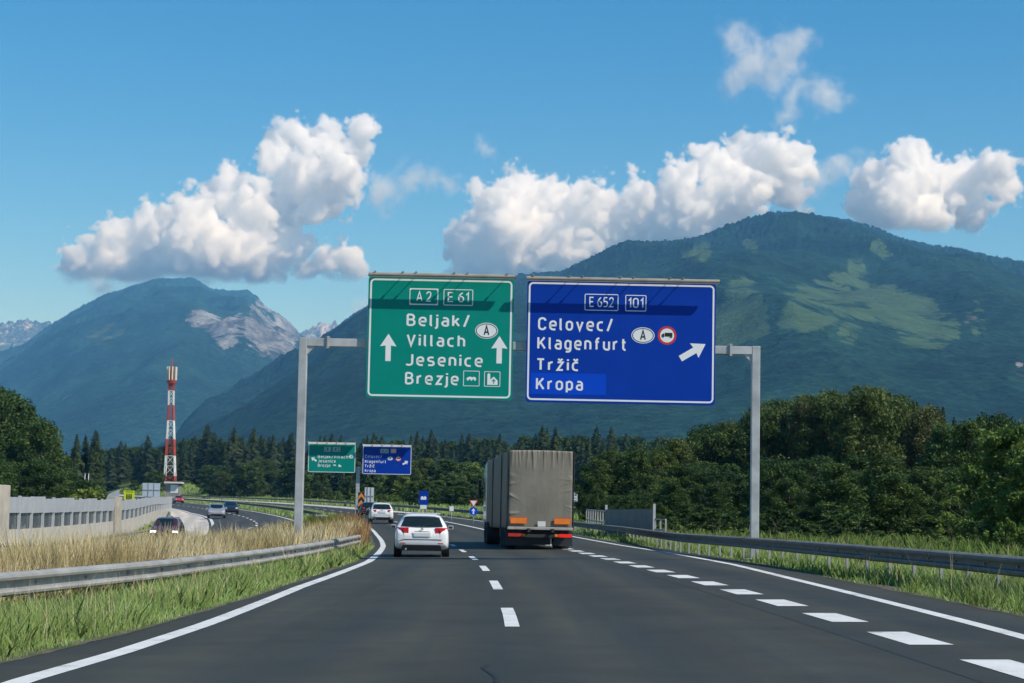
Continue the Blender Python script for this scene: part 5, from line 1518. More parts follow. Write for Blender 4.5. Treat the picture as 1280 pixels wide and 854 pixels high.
# ---------------------------------------------------------------- mast and hut
TD = 600.0
pb = at(212, 612, TD); zt = at(214.5, 477, TD).z; zg = g(pb.x, TD)
kk = TD / F
mast = thing('lattice_mast', (pb.x, TD, zg), 'tall red and white lattice radio mast with an antenna head', 'radio mast')
m_mred = mat('red_mast_paint', (0.42, 0.055, 0.035), 0.55, vary=0.1); m_mwhite = mat('white_mast_paint', (0.72, 0.72, 0.70), 0.55, vary=0.06)
Ht = zt - zg
def half(z): return (6.6 + (3.0 - 6.6) * min(1, z / (Ht * 0.75))) * kk if z < Ht * .75 else 3.0 * kk
marks = [(0.0, 0.085, 1), (0.085, 0.28, 0), (0.28, 0.44, 1), (0.44, 0.62, 0), (0.62, 0.77, 1), (0.77, 0.91, 0), (0.91, 1.0, 1)]
lean = (at(214.5, 477, TD).x - pb.x)
for a, b, red in marks:
    z0, z1 = a * Ht - (0.4 if a == 0 else 0), b * Ht
    mbk = MB(); nb = max(2, int((z1 - z0) / 3.4))
    for i in range(nb):
        za, zc = z0 + (z1 - z0) * i / nb, z0 + (z1 - z0) * (i + 1) / nb
        ca = [Vector((sx * half(za) + lean * max(0, za) / Ht, sy * half(za), za)) for sx, sy in ((-1, -1), (1, -1), (1, 1), (-1, 1))]
        cb = [Vector((sx * half(zc) + lean * zc / Ht, sy * half(zc), zc)) for sx, sy in ((-1, -1), (1, -1), (1, 1), (-1, 1))]
        for j in range(4):
            mbk.bar(ca[j], cb[j], 0.30)
            mbk.bar(ca[j], cb[(j + 1) % 4] if i % 2 else cb[j].lerp(cb[(j + 1) % 4], 1.0), 0.13)
            mbk.bar(cb[j], cb[(j + 1) % 4], 0.13)
    mbk.build('lattice_section', m_mred if red else m_mwhite, mast)
xt = lean; head = MB()
for zz in (Ht * 0.985, Ht * 1.0): head.tube([(xt, 0, zz), (xt, 0, zz + 0.3)], 1.5, 14)
head.tube([(xt, 0, Ht * 0.95), (xt, 0, Ht + 4.6)], 0.6, 8)
head.build('platform', m_mred, mast)
m_ant = mat('pale_antenna_cover', (0.62, 0.55, 0.46), 0.5)
for i in range(8):
    a = i * 0.785 + 0.3
    MB().box((xt + math.cos(a) * 1.4, math.sin(a) * 1.4, Ht + 2.5), (0.5, 0.5, 4.2), (0, 0, a)).build('panel_antenna', m_ant, mast, bevel=0.06)
MB().tube([(xt, 0, Ht + 4.6), (xt, 0, Ht + 7.4)], 0.16, 6).tube([(xt - .6, 0, Ht + 5.6), (xt + .6, 0, Ht + 5.6)], 0.1, 6).build('mast_tip', m_mred, mast)
HD = 530.0
ph = at(216.5, 618, HD); zg = g(ph.x, HD); kh = HD / F
hut = thing('equipment_hut', (ph.x, HD, zg), 'small white hut with a flat roof at the foot of the mast', 'hut')
zt = at(216.5, 604.5, HD).z - zg
MB().box((0, 0, zt / 2 - 0.2), (17 * kh, 3.5, zt + 0.4)).build('wall', mat('grey_hut_wall', (0.22, 0.23, 0.22), 0.8), hut)
MB().box((2.6 * kh, -1.78, zt - 1.5), (9.5 * kh, 0.06, 2.2)).build('door', mat('white_hut_door', (0.72, 0.74, 0.72), 0.6), hut)
MB().box((0.8 * kh, -0.4, zt + 0.22), (21 * kh, 5.0, 0.45)).build('roof', mat('pale_hut_roof', (0.62, 0.64, 0.62), 0.6), hut)
# the concrete parapet with its pillar beside the hut
pp0 = at(180, 622, 520); pp1 = at(240, 621, 520)
par = thing('parapet_wall', (pp0.x, 520, g(pp0.x, 520)), 'low concrete parapet with a stub pillar below the hut', 'wall')
zq = pp0.z - g(pp0.x, 520)
MB().box(((pp1.x - pp0.x) / 2, 0, zq / 2), (pp1.x - pp0.x, 0.4, zq + 0.8)).build('wall', m_pillar, par)
MB().box((pp1.x - pp0.x - 1.0, -0.1, zq * 0.6), (1.6, 0.7, zq * 1.2 + 1.2)).build('stub_pillar', m_cream, par)

# ---------------------------------------------------------------- right side: screen wall, railings
m_screen = mat('grey_brown_ribbed_screen', (0.22, 0.21, 0.19), 0.75, vary=0.12, scale=1.5, dirt=((0.12, 0.11, 0.095), 0.5))
SD = 92.0
pa = at(757.5, 656, SD + 14); pc = at(817.5, 660, SD)
za, zc = g(pa.x, SD + 14), g(pc.x, SD)
scr = thing('screen_wall', (pc.x, SD, zc), 'grey-brown ribbed screen wall behind the guardrail right of the lorry', 'screen wall')
ztop = at(817.5, 636.5, SD).z; ztop2 = at(757.5, 637, SD + 14).z
mb = MB(); nrib = 34
pts = []
for i in range(nrib * 2 + 1):
    t = i / (nrib * 2)
    P = Vector((pc.x, SD, 0)).lerp(Vector((pa.x, SD + 14, 0)), t)
    nn = Vector((14, -(pa.x - pc.x), 0)).normalized() * (-1)
    pts.append((P + nn * (0.07 if (i // 1) % 2 else 0.0), zc + (za - zc) * t - 0.3, ztop + (ztop2 - ztop) * t))
for off_ in (0, 0.05):
    pass
vs = []; fs = []
for P, z0, z1 in pts:
    vs += [(P.x, P.y, z0), (P.x, P.y, z1), (P.x + .04, P.y + .04, z0), (P.x + .04, P.y + .04, z1)]
for i in range(len(pts) - 1):
    a = i * 4; b = a + 4
    fs += [(a, b, b + 1, a + 1), (a + 2, a + 3, b + 3, b + 2), (a + 1, b + 1, b + 3, a + 3)]
mb.add(vs, fs).build('ribbed_panel', m_screen, scr, origin=scr.location)
for P, zz0, zz1 in (pts[0], pts[-1]):
    MB().box((P.x, P.y - 0.05, (zz0 + zz1) / 2 + 0.1), (0.12, 0.12, zz1 - zz0 + 0.3)).build('post', m_gpost, scr, origin=scr.location)

def railing(x0, y0, x1, y1, h, n, label, pr=0.03):
    b = Vector((x0, y0, g(x0, y0)))
    r = thing('railing', b, label, 'railing')
    e = Vector((x1, y1, g(x1, y1)))
    q = MB()
    for v in (1.0, 0.55):
        q.bar(b + Vector((0, 0, h * v)), e + Vector((0, 0, h * v)), 0.06)
    q.build('handrail', m_post, r, origin=b)
    for i in range(n):
        p = b.lerp(e, i / (n - 1))
        MB().bar(p + Vector((0, 0, -0.2)), p + Vector((0, 0, h)), 0.075).build('upright', m_post, r, origin=b)
    return r
r1 = at(733, 656, 124); r2 = at(757, 658, 108)
railing(r1.x, 124, r2.x, 108, 1.35, 9, 'pale upright railing between the lorry and the grey screen wall')
r1 = at(819, 660, 91); r2 = at(830, 660, 90)
railing(r1.x, 91, r2.x, 89, 1.05, 3, 'short pale railing at the right end of the grey screen wall')
# blue and white board with a yellow cabinet peeping out behind the lorry
k = 175 / F
def wboard(r, z):
    plate(r, 'panel', -6 * k, z - 5 * k, 6 * k, z + 7 * k, mat('pale_blue_board', (0.42, 0.50, 0.60), 0.5), r=0.03)
    q = MB()
    for j in range(3): q.box((3.0 * k, -0.02, z - 2.5 * k + j * 3.2 * k), (4.2 * k, 0.03, 1.6 * k))
    q.build('louvre', m_swhite, r)
    plate(r, 'lower_panel', -6 * k, z - 11 * k, 6 * k, z - 5.3 * k, mat('dark_blue_board', (0.02, 0.045, 0.10), 0.5), r=0.03)
post_sign('blue_board', 716, 622, 175, 'pale blue board half hidden behind the right side of the lorry', 'sign', wboard, posts=(-0.3,))
p = at(719, 642, 172); zg = g(p.x, 172)
cab = thing('yellow_cabinet', (p.x, 172, zg), 'mustard yellow box half hidden beside the rear of the lorry', 'cabinet')
k = 172 / F
zt = at(719, 636, 172).z - zg
MB().box((0, 0, zt / 2), (15 * k, 0.8, zt)).build('body', mat('mustard_paint', (0.42, 0.34, 0.05), 0.6), cab, bevel=0.03)
MB().box((0, -0.06, zt + 0.04), (15.6 * k, 1.0, 0.08)).build('lid', mat('dull_lid', (0.32, 0.27, 0.08), 0.6), cab)
# ---------------------------------------------------------------- vehicles
m_tyre = mat('tyre_rubber', (0.018, 0.018, 0.019), 0.85, vary=0.2)
m_rim = mat('alloy_rim', (0.42, 0.43, 0.44), 0.35, 0.8, vary=0.1)
m_black = mat('black_plastic', (0.018, 0.018, 0.02), 0.55, vary=0.2)
m_plate = mat('white_number_plate', (0.62, 0.63, 0.60), 0.5, vary=0.04)
m_chrome = mat('chrome_trim', (0.62, 0.63, 0.64), 0.15, 1.0, vary=0.05)
def car_glass():
    m, nt, out = new_mat('dark_car_glass')
    bsdf(nt, out, (0.010, 0.018, 0.018), 0.06, spec=0.6)
    return m
m_glass = car_glass()
def lens(name, col):
    m, nt, out = new_mat(name)
    n = noise(nt, 9, 2, 0.5, node(nt, 'ShaderNodeTexCoord').outputs['Object'])
    c = ramp(nt, n.outputs[0], [(0.35, tuple(x * 0.7 for x in col)), (0.65, col)]).outputs[0]
    bsdf(nt, out, c, 0.12, spec=0.6, coat=0.5)
    return m
m_tail = lens('red_tail_lens', (0.50, 0.018, 0.014))
m_head = lens('clear_head_lens', (0.70, 0.72, 0.72))
m_amber = lens('amber_lens', (0.72, 0.20, 0.015))
def lit(name, col, s):
    m, nt, out = new_mat(name)
    b = bsdf(nt, out, tuple(0.6 * c for c in col), 0.2)
    b.inputs['Emission Color'].default_value = (*col, 1); b.inputs['Emission Strength'].default_value = s
    return m
m_lit = lit('lit_headlamp', (1.0, 0.93, 0.80), 4.0)
m_lit_red = lit('lit_rear_lamp', (1.0, 0.02, 0.01), 0.25)
def car_paint(name, col, rough=0.25):
    return mat(name, col, rough, 0.0, 0.04, 1.5, spec=0.5, coat=0.6, dirt=((0.25, 0.23, 0.20), 0.12) if sum(col) > 1 else None)

ST = {  # y, z low, belt, roof, half widths low / belt / roof
 'wagon': [(0.00, .44, .70, .73, .76, .74, .70), (0.07, .33, .86, .89, .85, .82, .72), (0.20, .25, .98, 1.03, .895, .85, .70), (0.46, .22, 1.0, 1.28, .905, .865, .635), (0.62, .22, .99, 1.425, .91, .868, .60), (1.0, .20, .98, 1.465, .91, .87, .595), (1.9, .19, .96, 1.485, .91, .875, .60), (2.6, .19, .94, 1.46, .91, .875, .59), (3.05, .19, .93, 1.31, .91, .87, .60), (3.55, .20, .92, .98, .91, .86, .70), (4.15, .22, .84, .87, .89, .82, .66), (4.52, .30, .70, .73, .83, .75, .62), (4.68, .40, .56, .58, .70, .66, .58)],
 'suv': [(0.00, .52, .80, .84, .78, .76, .72), (0.07, .42, .98, 1.02, .87, .84, .74), (0.18, .34, 1.08, 1.16, .91, .87, .72), (0.38, .30, 1.1, 1.42, .925, .885, .67), (0.52, .30, 1.09, 1.60, .93, .89, .645), (1.0, .28, 1.08, 1.655, .93, .89, .64), (1.9, .27, 1.06, 1.67, .93, .89, .645), (2.6, .27, 1.05, 1.63, .93, .89, .63), (3.0, .27, 1.04, 1.48, .93, .885, .63), (3.45, .28, 1.03, 1.10, .92, .87, .72), (4.05, .30, .96, 1.0, .90, .83, .68), (4.40, .38, .82, .85, .84, .77, .64), (4.55, .48, .66, .68, .72, .68, .6)],
}
def interp_station(S, y):
    ys_ = [s[0] for s in S]
    return [float(np.interp(y, ys_, [s[i] for s in S])) for i in range(7)]

def section(s):
    y, zl, zb_, zr_, wl, wb, wr = s
    d = zr_ - zb_; k = min(1, max(0, (d - 0.03) / 0.3))
    R_ = [(wl * .86, zl), (wl * .985, zl + .07), (wl, zl + (zb_ - zl) * .45), (wl * .995, zl + (zb_ - zl) * .72), (wb, zb_), (wb - (wb - wr) * .45, zb_ + d * .52), (wr + .035 * k, zr_ - .085 * k - .006), (wr - .05, zr_ - .018 * k), (wr * .5, zr_ + .012 * k), (0, zr_ + .018 * k)]
    return [(x, y, z) for x, z in R_] + [(-x, y, z) for x, z in R_[-2::-1]]

def make_car(shape, loc, rotz, label, paint, cat='car', lights=False, tow=True, group=None, rails=True):
    S = ST[shape]; r = thing('car', loc, label, cat, group, rotz)
    L_ = S[-1][0]
    mb = MB(); n = 19
    vs = [p for s in S for p in section(s)]
    fs = [(i * n + k, i * n + (k + 1) % n, (i + 1) * n + (k + 1) % n, (i + 1) * n + k) for i in range(len(S) - 1) for k in range(n)]
    fs += [tuple(range(n)), tuple(range((len(S) - 1) * n, len(S) * n))[::-1]]
    mb.add(vs, fs).build('body', paint, r, smooth=True, subsurf=2)
    up = 0.10 if shape == 'suv' else 0
    # side glass, one pane for each door and one behind
    def band(ya, yb, sgn, t0=.10, t1=.80):
        q = MB(); m_ = 6; P = []
        for i in range(m_ + 1):
            y = ya + (yb - ya) * i / m_
            _, zl, zb_, zr_, wl, wb, wr = interp_station(S, y)
            d = zr_ - zb_
            for t in (t0, (t0 + t1) / 2, t1):
                x = wb - (wb - wr) * (.45 * t / .52 if t < .52 else .45 + .55 * (t - .52) / .30) + .008
                P.append((sgn * min(x, wb + .01), y, zb_ + d * t))
        q.add(P, [(i * 3 + k, i * 3 + k + 1, (i + 1) * 3 + k + 1, (i + 1) * 3 + k) for i in range(m_) for k in range(2)])
        q.build('side_window', m_glass, r, smooth=True)
    for sg in (-1, 1):
        band(.72, 1.35, sg); band(1.42, 2.12, sg); band(2.2, 2.98, sg)
    # rear and front screens follow the slope between the stations
    def screen(name, ya, yb, za, zb_, wa, wb_, off, bow):
        q = MB(); P = []; m_ = 8
        for i in range(m_ + 1):
            t = i / m_
            for j in range(9):
                u = j / 4 - 1
                w = wa + (wb_ - wa) * t
                P.append((u * w, ya + (yb - ya) * t + off + bow * u * u, za + (zb_ - za) * t))
        q.add(P, [(i * 9 + j, i * 9 + j + 1, (i + 1) * 9 + j + 1, (i + 1) * 9 + j) for i in range(m_) for j in range(8)])
        return q.build(name, m_glass, r, smooth=True)
    s2, s3, s4 = S[2], S[3], S[4]
    rw = screen('rear_window', s2[0] - .02, s4[0] - .10, s2[3] + .005, s4[3] - .075, .695 + up * .2, .565 + up * .3, -.045, .05)
    screen('windscreen', S[9][0] + .03, S[8][0] - .18, S[9][3] + .03, S[7][3] - .06, .70, .56, .07, -.16)
    wp = MB().bar((0, s2[0] - .06, s2[3] + .02), (.36, s2[0] + .0, s2[3] + .09), .022).build('wiper', m_black, rw)
    MB().prism([(-.60, 0), (.60, 0), (.56, .14), (-.56, .14)], lambda u, v, w: (u, s4[0] - .22 + v, s4[3] + .035 + w - v * .02), .03).build('spoiler', paint, r, bevel=.012)
    # tail lamps wrap round the corners
    zt = s2[2] - .17
    for sg in (-1, 1):
        q = MB()
        P = []
        for u, y in ((.44, .020), (.62, .035), (.76, .075), (.865, .22)):
            P += [(sg * u, y + .0, zt - .01 + (.0 if u > .5 else .015)), (sg * u, y + .06, zt + .185)]
        P2 = [(x, y + .10, z) for x, y, z in P]
        q.add(P + P2, [(0, 2, 3, 1), (2, 4, 5, 3), (4, 6, 7, 5), (8, 9, 11, 10), (10, 11, 13, 12), (12, 13, 15, 14), (1, 3, 11, 9), (3, 5, 13, 11), (5, 7, 15, 13), (0, 8, 10, 2), (2, 10, 12, 4), (4, 12, 14, 6), (0, 1, 9, 8), (6, 14, 15, 7)])
        q.build('tail_lamp', m_tail, r, bevel=.012)
        hl = MB().box((sg * .64, L_ - .20, .68 + up), (.34, .22, .14), (0, 0, -sg * .35)).build('headlight', m_lit if lights else m_head, r, bevel=.04, seg=3)
        q = MB()
        q.box((sg * .99, 2.98, 1.0 + up), (.17, .12, .12)); q.box((sg * .90, 3.0, .95 + up), (.10, .05, .04)); q.box((sg * .99, 2.912, 1.0 + up), (.14, .012, .09), mi=1)
        q.build('mirror', [paint, m_black], r, bevel=.025, seg=3)
        if rails:
            q = MB(); q.tube([(sg * .56, .75, S[5][3] - .01), (sg * .575, .95, S[5][3] + .04), (sg * .58, 2.3, S[6][3] + .03), (sg * .575, 2.55, S[7][3] - .02)], .018, 6)
            q.build('roof_rail', m_chrome, r, smooth=True)
    zp = .66 + up * 1.6
    MB().box((0, -.006 + .012, zp + .10), (.62, .03, .17)).build('plate_recess', mat('shaded_recess_' + paint.name, tuple(c * .8 for c in (.5, .5, .5)), .5) if False else paint, r, bevel=.02)
    pl = MB().box((0, -.022, zp + .09), (.52, .012, .11)).build('number_plate', m_plate, r)
    MB().prism(ellipse(0, zp + .285, .05, .05, 16), lambda a, b_, w: (a, .012 + w, b_), .03).build('badge', m_chrome, r)
    sm_ = MB().box((0, -.002, .605 + up), (1.36, .02, .008)); sm_.box((-.60, .03, .80 + up), (.008, .03, .36)); sm_.box((.60, .03, .80 + up), (.008, .03, .36)); sm_.build('tailgate_seam', m_black, r)
    for sg in (-1, 1): MB().box((sg * .62, -.012, .47 + up), (.18, .02, .035)).build('reflector', m_tail, r, bevel=.006)
    MB().box((0, .02, zp + .20), (.50, .03, .03)).build('boot_handle', m_chrome, r, bevel=.008)
    # lower bumper insert, exhaust, wheels
    MB().prism([(-.70, .22 + up), (.70, .22 + up), (.62, .42 + up), (-.62, .42 + up)], lambda u, v, w: (u, -.012 + w + (.45 + up - v) * .30, v), .10).build('bumper_insert', m_black, r, bevel=.02)
    MB().tube([(-.52, .12, .27 + up), (-.52, .0, .27 + up)], .035, 10).build('exhaust_pipe', m_chrome, r)
    MB().box((0, L_ - .10, .42 + up), (1.1, .14, .18)).build('grille', m_black, r, bevel=.03)
    wr = .335 if shape == 'suv' else .32
    for y in (.92, 3.62):
        for sg in (-1, 1):
            q = MB(); cxx = sg * .80
            prof = [(-.105, wr - .10), (-.108, wr - .03), (-.085, wr), (.085, wr), (.108, wr - .03), (.105, wr - .10)]
            m_ = 26; vs = []
            for a in range(m_):
                an = 2 * math.pi * a / m_
                vs += [(cxx + u, y + math.cos(an) * rr, wr + math.sin(an) * rr) for u, rr in prof]
            k_ = len(prof)
            q.add(vs, [(a * k_ + j, a * k_ + (j + 1) % k_, ((a + 1) % m_) * k_ + (j + 1) % k_, ((a + 1) % m_) * k_ + j) for a in range(m_) for j in range(k_)])
            w = q.build('wheel', m_tyre, r, smooth=True)
            q = MB().tube([(cxx + sg * .06, y, wr), (cxx + sg * .095, y, wr)], wr - .095, 20)
            for a in range(5):
                an = a * 1.2566
                q.bar((cxx + sg * .10, y, wr), (cxx + sg * .10, y + math.cos(an) * (wr - .11), wr + math.sin(an) * (wr - .11)), .05, .02)
            q.build('rim', m_rim, w)
            MB().tube([(sg * .70, y, wr + .03), (sg * .922, y, wr + .03)], wr + .055, 24, caps=True).build('wheel_arch', m_black, r)
    return r

def heading(off, y, rev=False):
    """position on the road and the way the lane points"""
    x = float(C(y) + off)
    slope = float(C(y + 2) - C(y - 2)) / 4
    a = -math.atan(slope)
    a = math.atan2(-slope, 1) * 1.0
    return (x, y, g(x, y)), (a + (math.pi if rev else 0))

def drive(shape, px, d, label, paint, rev=False, off=None, **kw):
    p = at(px, 640, d)
    o_ = p.x - float(C(d)) if off is None else off
    loc, a = heading(o_, d, rev)
    return make_car(shape, loc, a, label, paint, **kw)

p_white = car_paint('white_car_paint', (0.78, 0.78, 0.77), 0.22)
p_white2 = car_paint('off_white_car_paint', (0.74, 0.74, 0.72), 0.25)
p_dark = car_paint('black_car_paint', (0.012, 0.013, 0.016), 0.2)
p_blue = car_paint('dark_blue_car_paint', (0.010, 0.013, 0.024), 0.35)
p_silver = car_paint('silver_car_paint', (0.27, 0.28, 0.29), 0.3)
p_maroon = car_paint('dark_maroon_car_paint', (0.060, 0.014, 0.014), 0.25)
p_red = car_paint('red_car_paint', (0.45, 0.03, 0.02), 0.25)
CARD = 60.0
wc = drive('wagon', 528, CARD, 'white estate car ahead in our lane, nearest of the cars', p_white)
wc.scale = (0.94, 0.96, 0.925)
drive('suv', 477.5, 152, 'white car farther ahead, just behind the dark car', p_white2)
drive('wagon', 461.5, 190, 'black car at the lane split, in front of the white car', p_dark)
drive('wagon', 271, 200, 'silver oncoming car on the other carriageway', p_silver, rev=True)
drive('wagon', 287.5, 228, 'dark blue oncoming car behind the silver one', p_blue, rev=True)
drive('suv', 214, 121, 'dark maroon oncoming car with its headlights on behind the dry grass', p_maroon, rev=True, lights=True, rails=False)
drive('wagon', 221, 385, 'tiny red car at the far end of the noise barrier', p_red, rev=True)

# ---------------------------------------------------------------- the lorry
def tarp_material(name, col):
    m, nt, out = new_mat(name)
    tc = node(nt, 'ShaderNodeTexCoord')
    n1 = noise(nt, 0.9, 6, 0.65, tc.outputs['Object']); n2 = noise(nt, 6, 5, 0.6, tc.outputs['Object'])
    mp = node(nt, 'ShaderNodeMapping'); mp.inputs['Scale'].default_value = (3.5, 3.5, 0.35); nt.links.new(tc.outputs['Object'], mp.inputs[0])
    n3 = noise(nt, 1.2, 5, 0.6, mp.outputs[0])
    c = ramp(nt, n1.outputs[0], [(0.3, tuple(x * 0.82 for x in col)), (0.7, tuple(x * 1.12 for x in col))]).outputs[0]
    c = mixc(nt, 1.0, c, ramp(nt, n3.outputs[0], [(0.35, 0.92), (0.65, 1.05)]).outputs[0], 'MULTIPLY')
    b = bsdf(nt, out, c, 0.5, spec=0.35)
    bp = node(nt, 'ShaderNodeBump'); bp.inputs['Strength'].default_value = 0.25; bp.inputs['Distance'].default_value = 0.03
    nt.links.new(n2.outputs[0], bp.inputs['Height']); nt.links.new(bp.outputs[0], b.inputs['Normal'])
    return m
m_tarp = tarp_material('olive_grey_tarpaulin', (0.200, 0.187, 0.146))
m_tside = tarp_material('shaded_side_tarpaulin', (0.060, 0.064, 0.058))  # side sheets darker than the rear: their shade is put into the colour
m_seam = mat('dark_seam_strap', (0.03, 0.03, 0.03), 0.6)
m_chas = mat('dirty_chassis', (0.022, 0.021, 0.02), 0.7, vary=0.3)
m_bump = mat('worn_pale_crossbar', (0.34, 0.325, 0.28), 0.5, vary=0.15, dirt=((0.12, 0.10, 0.08), 0.5))

LD = 73.0
pr = at(674.5, 688, LD)
off_l = pr.x - float(C(LD))
lor = thing('lorry', (pr.x, LD, g(pr.x, LD)), 'large lorry with an olive grey tarpaulin body in the middle lane', 'lorry', None, math.radians(4.1))
HW, Z0, Z1, LEN = 1.22, 0.82, 3.74, 13.6
MB().box((0, LEN / 2, (Z0 + Z1) / 2), (2 * HW - .06, LEN - .1, Z1 - Z0 - .06)).build('cargo_frame', m_chas, lor)
rs = np.random.RandomState(3)
# rear sheet with gathers hanging from the top edge and pulls towards the lower corners
nu, nv = 90, 90
u = np.linspace(-1, 1, nu); v = np.linspace(0, 1, nv)
U, Vv = np.meshgrid(u, v, indexing='xy')
gath = np.zeros_like(U)
for i in range(17):
    c0 = rs.uniform(-.95, .95); ln = rs.uniform(.10, .34); wd = rs.uniform(.014, .035); sl = rs.uniform(-.25, .25)
    gath += rs.uniform(.4, 1.0) * np.exp(-((U - c0 - sl * (1 - Vv)) / wd) ** 2) * np.clip((Vv - (1 - ln)) / ln, 0, 1) ** .7
for sg in (-1, 1):
    for i in range(8):
        zc = rs.uniform(.03, .75); ln = rs.uniform(.15, .5); sl = rs.uniform(-.9, .5); wd = rs.uniform(.008, .018)
        dx = 1 - sg * U
        gath += rs.uniform(.3, .8) * np.exp(-((Vv - zc - sl * dx * .35) / wd) ** 2) * np.clip(1 - dx / ln, 0, 1)
bul = 0.045 * (1 - U ** 2) * np.sin(np.pi * Vv) + 0.03 * (fbm(U * 1.6 + 5, Vv * 2.2 + 3, 3) - .5) * (1 - U ** 4)
D_ = bul + 0.05 * gath
edge = np.maximum(np.abs(U) ** 40, np.abs(2 * Vv - 1) ** 60)
D_ = D_ * (1 - edge) - 0.035 * edge
Xr = U * HW; Zr = Z0 + (Z1 - Z0) * Vv + 0.02 * np.sin(U * 1.57 + 1.57) * (Vv > .97)
Vr = np.stack([Xr, -D_ - 0.01, Zr], -1).reshape(-1, 3)
np_mesh('rear_tarpaulin', Vr, grid_faces(nv, nu), m_tarp, lor, smooth=True)
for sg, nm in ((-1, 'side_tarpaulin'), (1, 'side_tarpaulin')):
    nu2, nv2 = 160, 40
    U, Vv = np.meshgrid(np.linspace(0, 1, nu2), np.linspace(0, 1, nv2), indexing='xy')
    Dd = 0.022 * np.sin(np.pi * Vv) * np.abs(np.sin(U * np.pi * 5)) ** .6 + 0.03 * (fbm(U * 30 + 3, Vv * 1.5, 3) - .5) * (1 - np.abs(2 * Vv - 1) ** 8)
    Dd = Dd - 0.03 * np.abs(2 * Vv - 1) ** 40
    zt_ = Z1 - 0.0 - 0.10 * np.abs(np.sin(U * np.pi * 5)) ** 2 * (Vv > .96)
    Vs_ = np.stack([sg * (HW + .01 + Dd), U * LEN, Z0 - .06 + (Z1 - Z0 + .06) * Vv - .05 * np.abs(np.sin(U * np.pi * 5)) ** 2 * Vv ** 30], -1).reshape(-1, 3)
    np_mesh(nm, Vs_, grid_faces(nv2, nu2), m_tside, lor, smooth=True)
    for yy in (0.10, 3.6, 9.0):
        MB().box((sg * (HW + .045), yy, (Z0 + Z1) / 2 - .04), (.03, .16, Z1 - Z0)).build('seam_strap', m_seam, lor, bevel=.008)
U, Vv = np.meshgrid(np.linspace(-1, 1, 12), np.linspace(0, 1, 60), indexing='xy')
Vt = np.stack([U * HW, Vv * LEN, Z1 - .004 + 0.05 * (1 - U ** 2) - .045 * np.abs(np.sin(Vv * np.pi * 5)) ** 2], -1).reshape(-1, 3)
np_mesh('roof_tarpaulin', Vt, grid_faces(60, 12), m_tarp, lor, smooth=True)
MB().box((0, -.05, Z0 - .03), (2 * HW + .04, .12, .11)).build('rear_crossbar', m_bump, lor, bevel=.02)
for sg, x0 in ((-1, -.82), (1, .84)):
    b = MB().box((x0, -.085, 1.08), (.64, .02, .24)).build('marker_board', m_sorange if False else mat('faded_orange_board', (0.78, 0.20, 0.015), 0.4, vary=0.12, scale=4), lor, bevel=.006)
    q = MB()
    frame(q, x0 - .32, .96, x0 + .32, 1.20, .022, .01, -.0965); q.build('board_edge', mat('dull_red_edge', (0.55, 0.09, 0.02), 0.45), b)
MB().box((.05, -.085, 0.96), (.30, .02, .20)).build('number_plate', m_plate, lor, bevel=.005)
MB().box((0, .02, .50), (2.36, .10, .13)).build('underrun_bar', m_chas, lor, bevel=.02)
for sg in (-1, 1):
    MB().box((sg * .96, -.04, .53), (.50, .05, .13)).build('tail_lamp', m_lit_red if sg > 0 else m_tail, lor, bevel=.015)
    MB().box((sg * .62, -.04, .53), (.14, .05, .11)).build('indicator_lamp', m_amber, lor, bevel=.015)
    MB().box((sg * .45, .10, .72), (.09, LEN * .9 * 0 + 1.2, .14)).build('chassis_rail', m_chas, lor)
    MB().prism([(-.36, 0), (.36, 0), (.36, .52), (-.36, .52)], lambda a, b_, w: (sg * .92 + a, .42 + w, .14 + b_ * 1.1), .02).build('mud_flap', m_black, lor)
    MB().box((sg * .9, 7.2, .58), (.06, 3.6, .42)).build('side_guard', m_chas, lor, bevel=.02)
MB().box((0, .35, .66), (2.3, .12, .10)).build('crossmember', m_chas, lor)
MB().box((-.1, .60, .42), (1.1, .03, .50)).build('dark_fill_sheet', m_black, lor)  # dark sheet added to fill in the shade under the tail
MB().box((.0, 6.5, .75), (.9, 12.2, .2)).build('chassis', m_chas, lor)
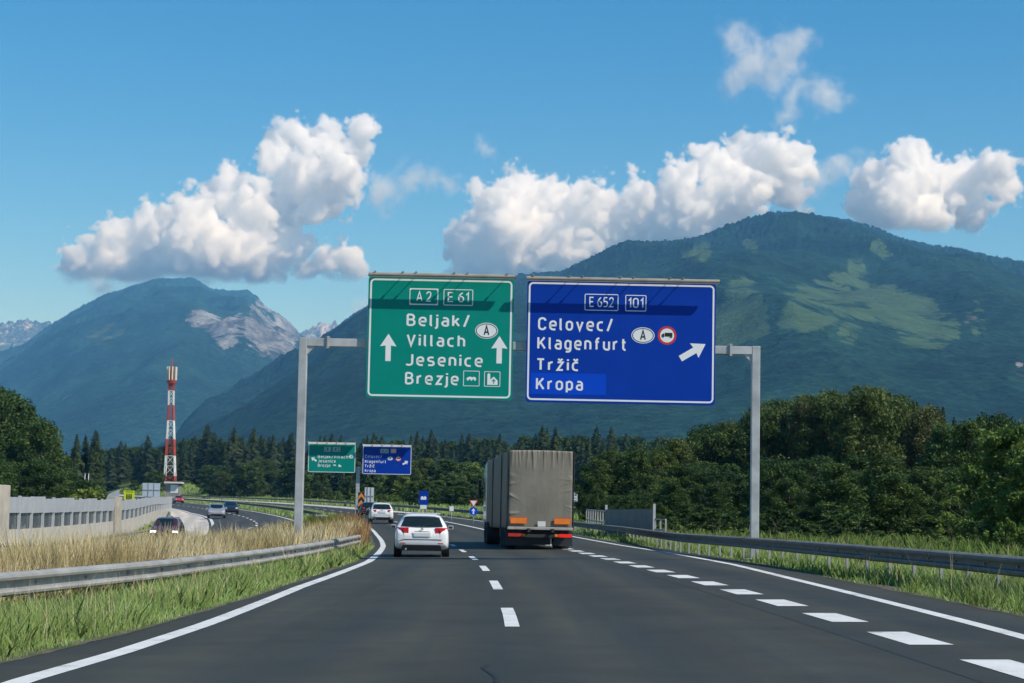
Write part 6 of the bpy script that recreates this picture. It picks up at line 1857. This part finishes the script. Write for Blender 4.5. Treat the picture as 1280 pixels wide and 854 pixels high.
def big_wheel(x, y, w=.38, R_=.50):
    q = MB(); prof = [(-w / 2, R_ - .2), (-w / 2, R_ - .05), (-w / 2 + .04, R_), (w / 2 - .04, R_), (w / 2, R_ - .05), (w / 2, R_ - .2)]
    m_ = 30; vs = []
    for a in range(m_):
        an = 2 * math.pi * a / m_
        vs += [(x + p, y + math.cos(an) * rr, R_ + math.sin(an) * rr) for p, rr in prof]
    k_ = len(prof)
    q.add(vs, [(a * k_ + j, a * k_ + (j + 1) % k_, ((a + 1) % m_) * k_ + (j + 1) % k_, ((a + 1) % m_) * k_ + j) for a in range(m_) for j in range(k_)])
    t = q.build('wheel', m_tyre, lor, smooth=True)
    MB().tube([(x - w * .3, y, R_), (x + w * .3, y, R_)], R_ - .19, 20).build('rim', m_rim, t)
for y in (1.15, 2.46, 3.77):
    for x in (-1.03, 1.03): big_wheel(x, y)
    MB().tube([(-1.0, y, .5), (1.0, y, .5)], .09, 10).build('axle', m_chas, lor)
# tractor
m_cab = mat('white_cab_paint', (0.62, 0.62, 0.60), 0.3, coat=0.5, vary=0.05)
q = MB().prism([(LEN + .45, .95), (LEN + 2.55, .95), (LEN + 2.62, 1.7), (LEN + 2.30, 3.15), (LEN + 1.9, 3.6), (LEN + .45, 3.7)], lambda a, b_, w: (-1.22 + w, a, b_), 2.44).build('cab', m_cab, lor, bevel=.07, seg=3)
MB().prism([(LEN + 2.63, 1.85), (LEN + 2.36, 3.0)], lambda a, b_, w: (0, 0, 0), 0) if False else None
MB().add([(-1.05, LEN + 2.625, 1.9), (1.05, LEN + 2.625, 1.9), (1.0, LEN + 2.385, 2.95), (-1.0, LEN + 2.385, 2.95)], [(0, 1, 2, 3)]).build('windscreen', m_glass, lor)
for sg in (-1, 1):
    MB().box((sg * 1.44, LEN + 2.1, 2.5), (.12, .22, .75)).build('mirror', m_black, lor, bevel=.03)
    MB().add([(sg * 1.224, LEN + 1.3, 1.95), (sg * 1.224, LEN + 2.25, 1.95), (sg * 1.224, LEN + 2.1, 2.8), (sg * 1.224, LEN + 1.3, 2.8)], [(0, 1, 2, 3)]).build('side_window', m_glass, lor)
    MB().tube([(sg * .8, LEN - 2.2, .65), (sg * .8, LEN - 1.0, .65)], .3, 14).build('fuel_tank', m_alu, lor)
MB().box((0, LEN - .3, .75), (.9, 5.2, .25)).build('tractor_chassis', m_chas, lor)
for y in (LEN - 3.1 + 1.2, LEN + 1.55):
    for x in (-1.03, 1.03): big_wheel(x, y, .34 if y > LEN else .6)
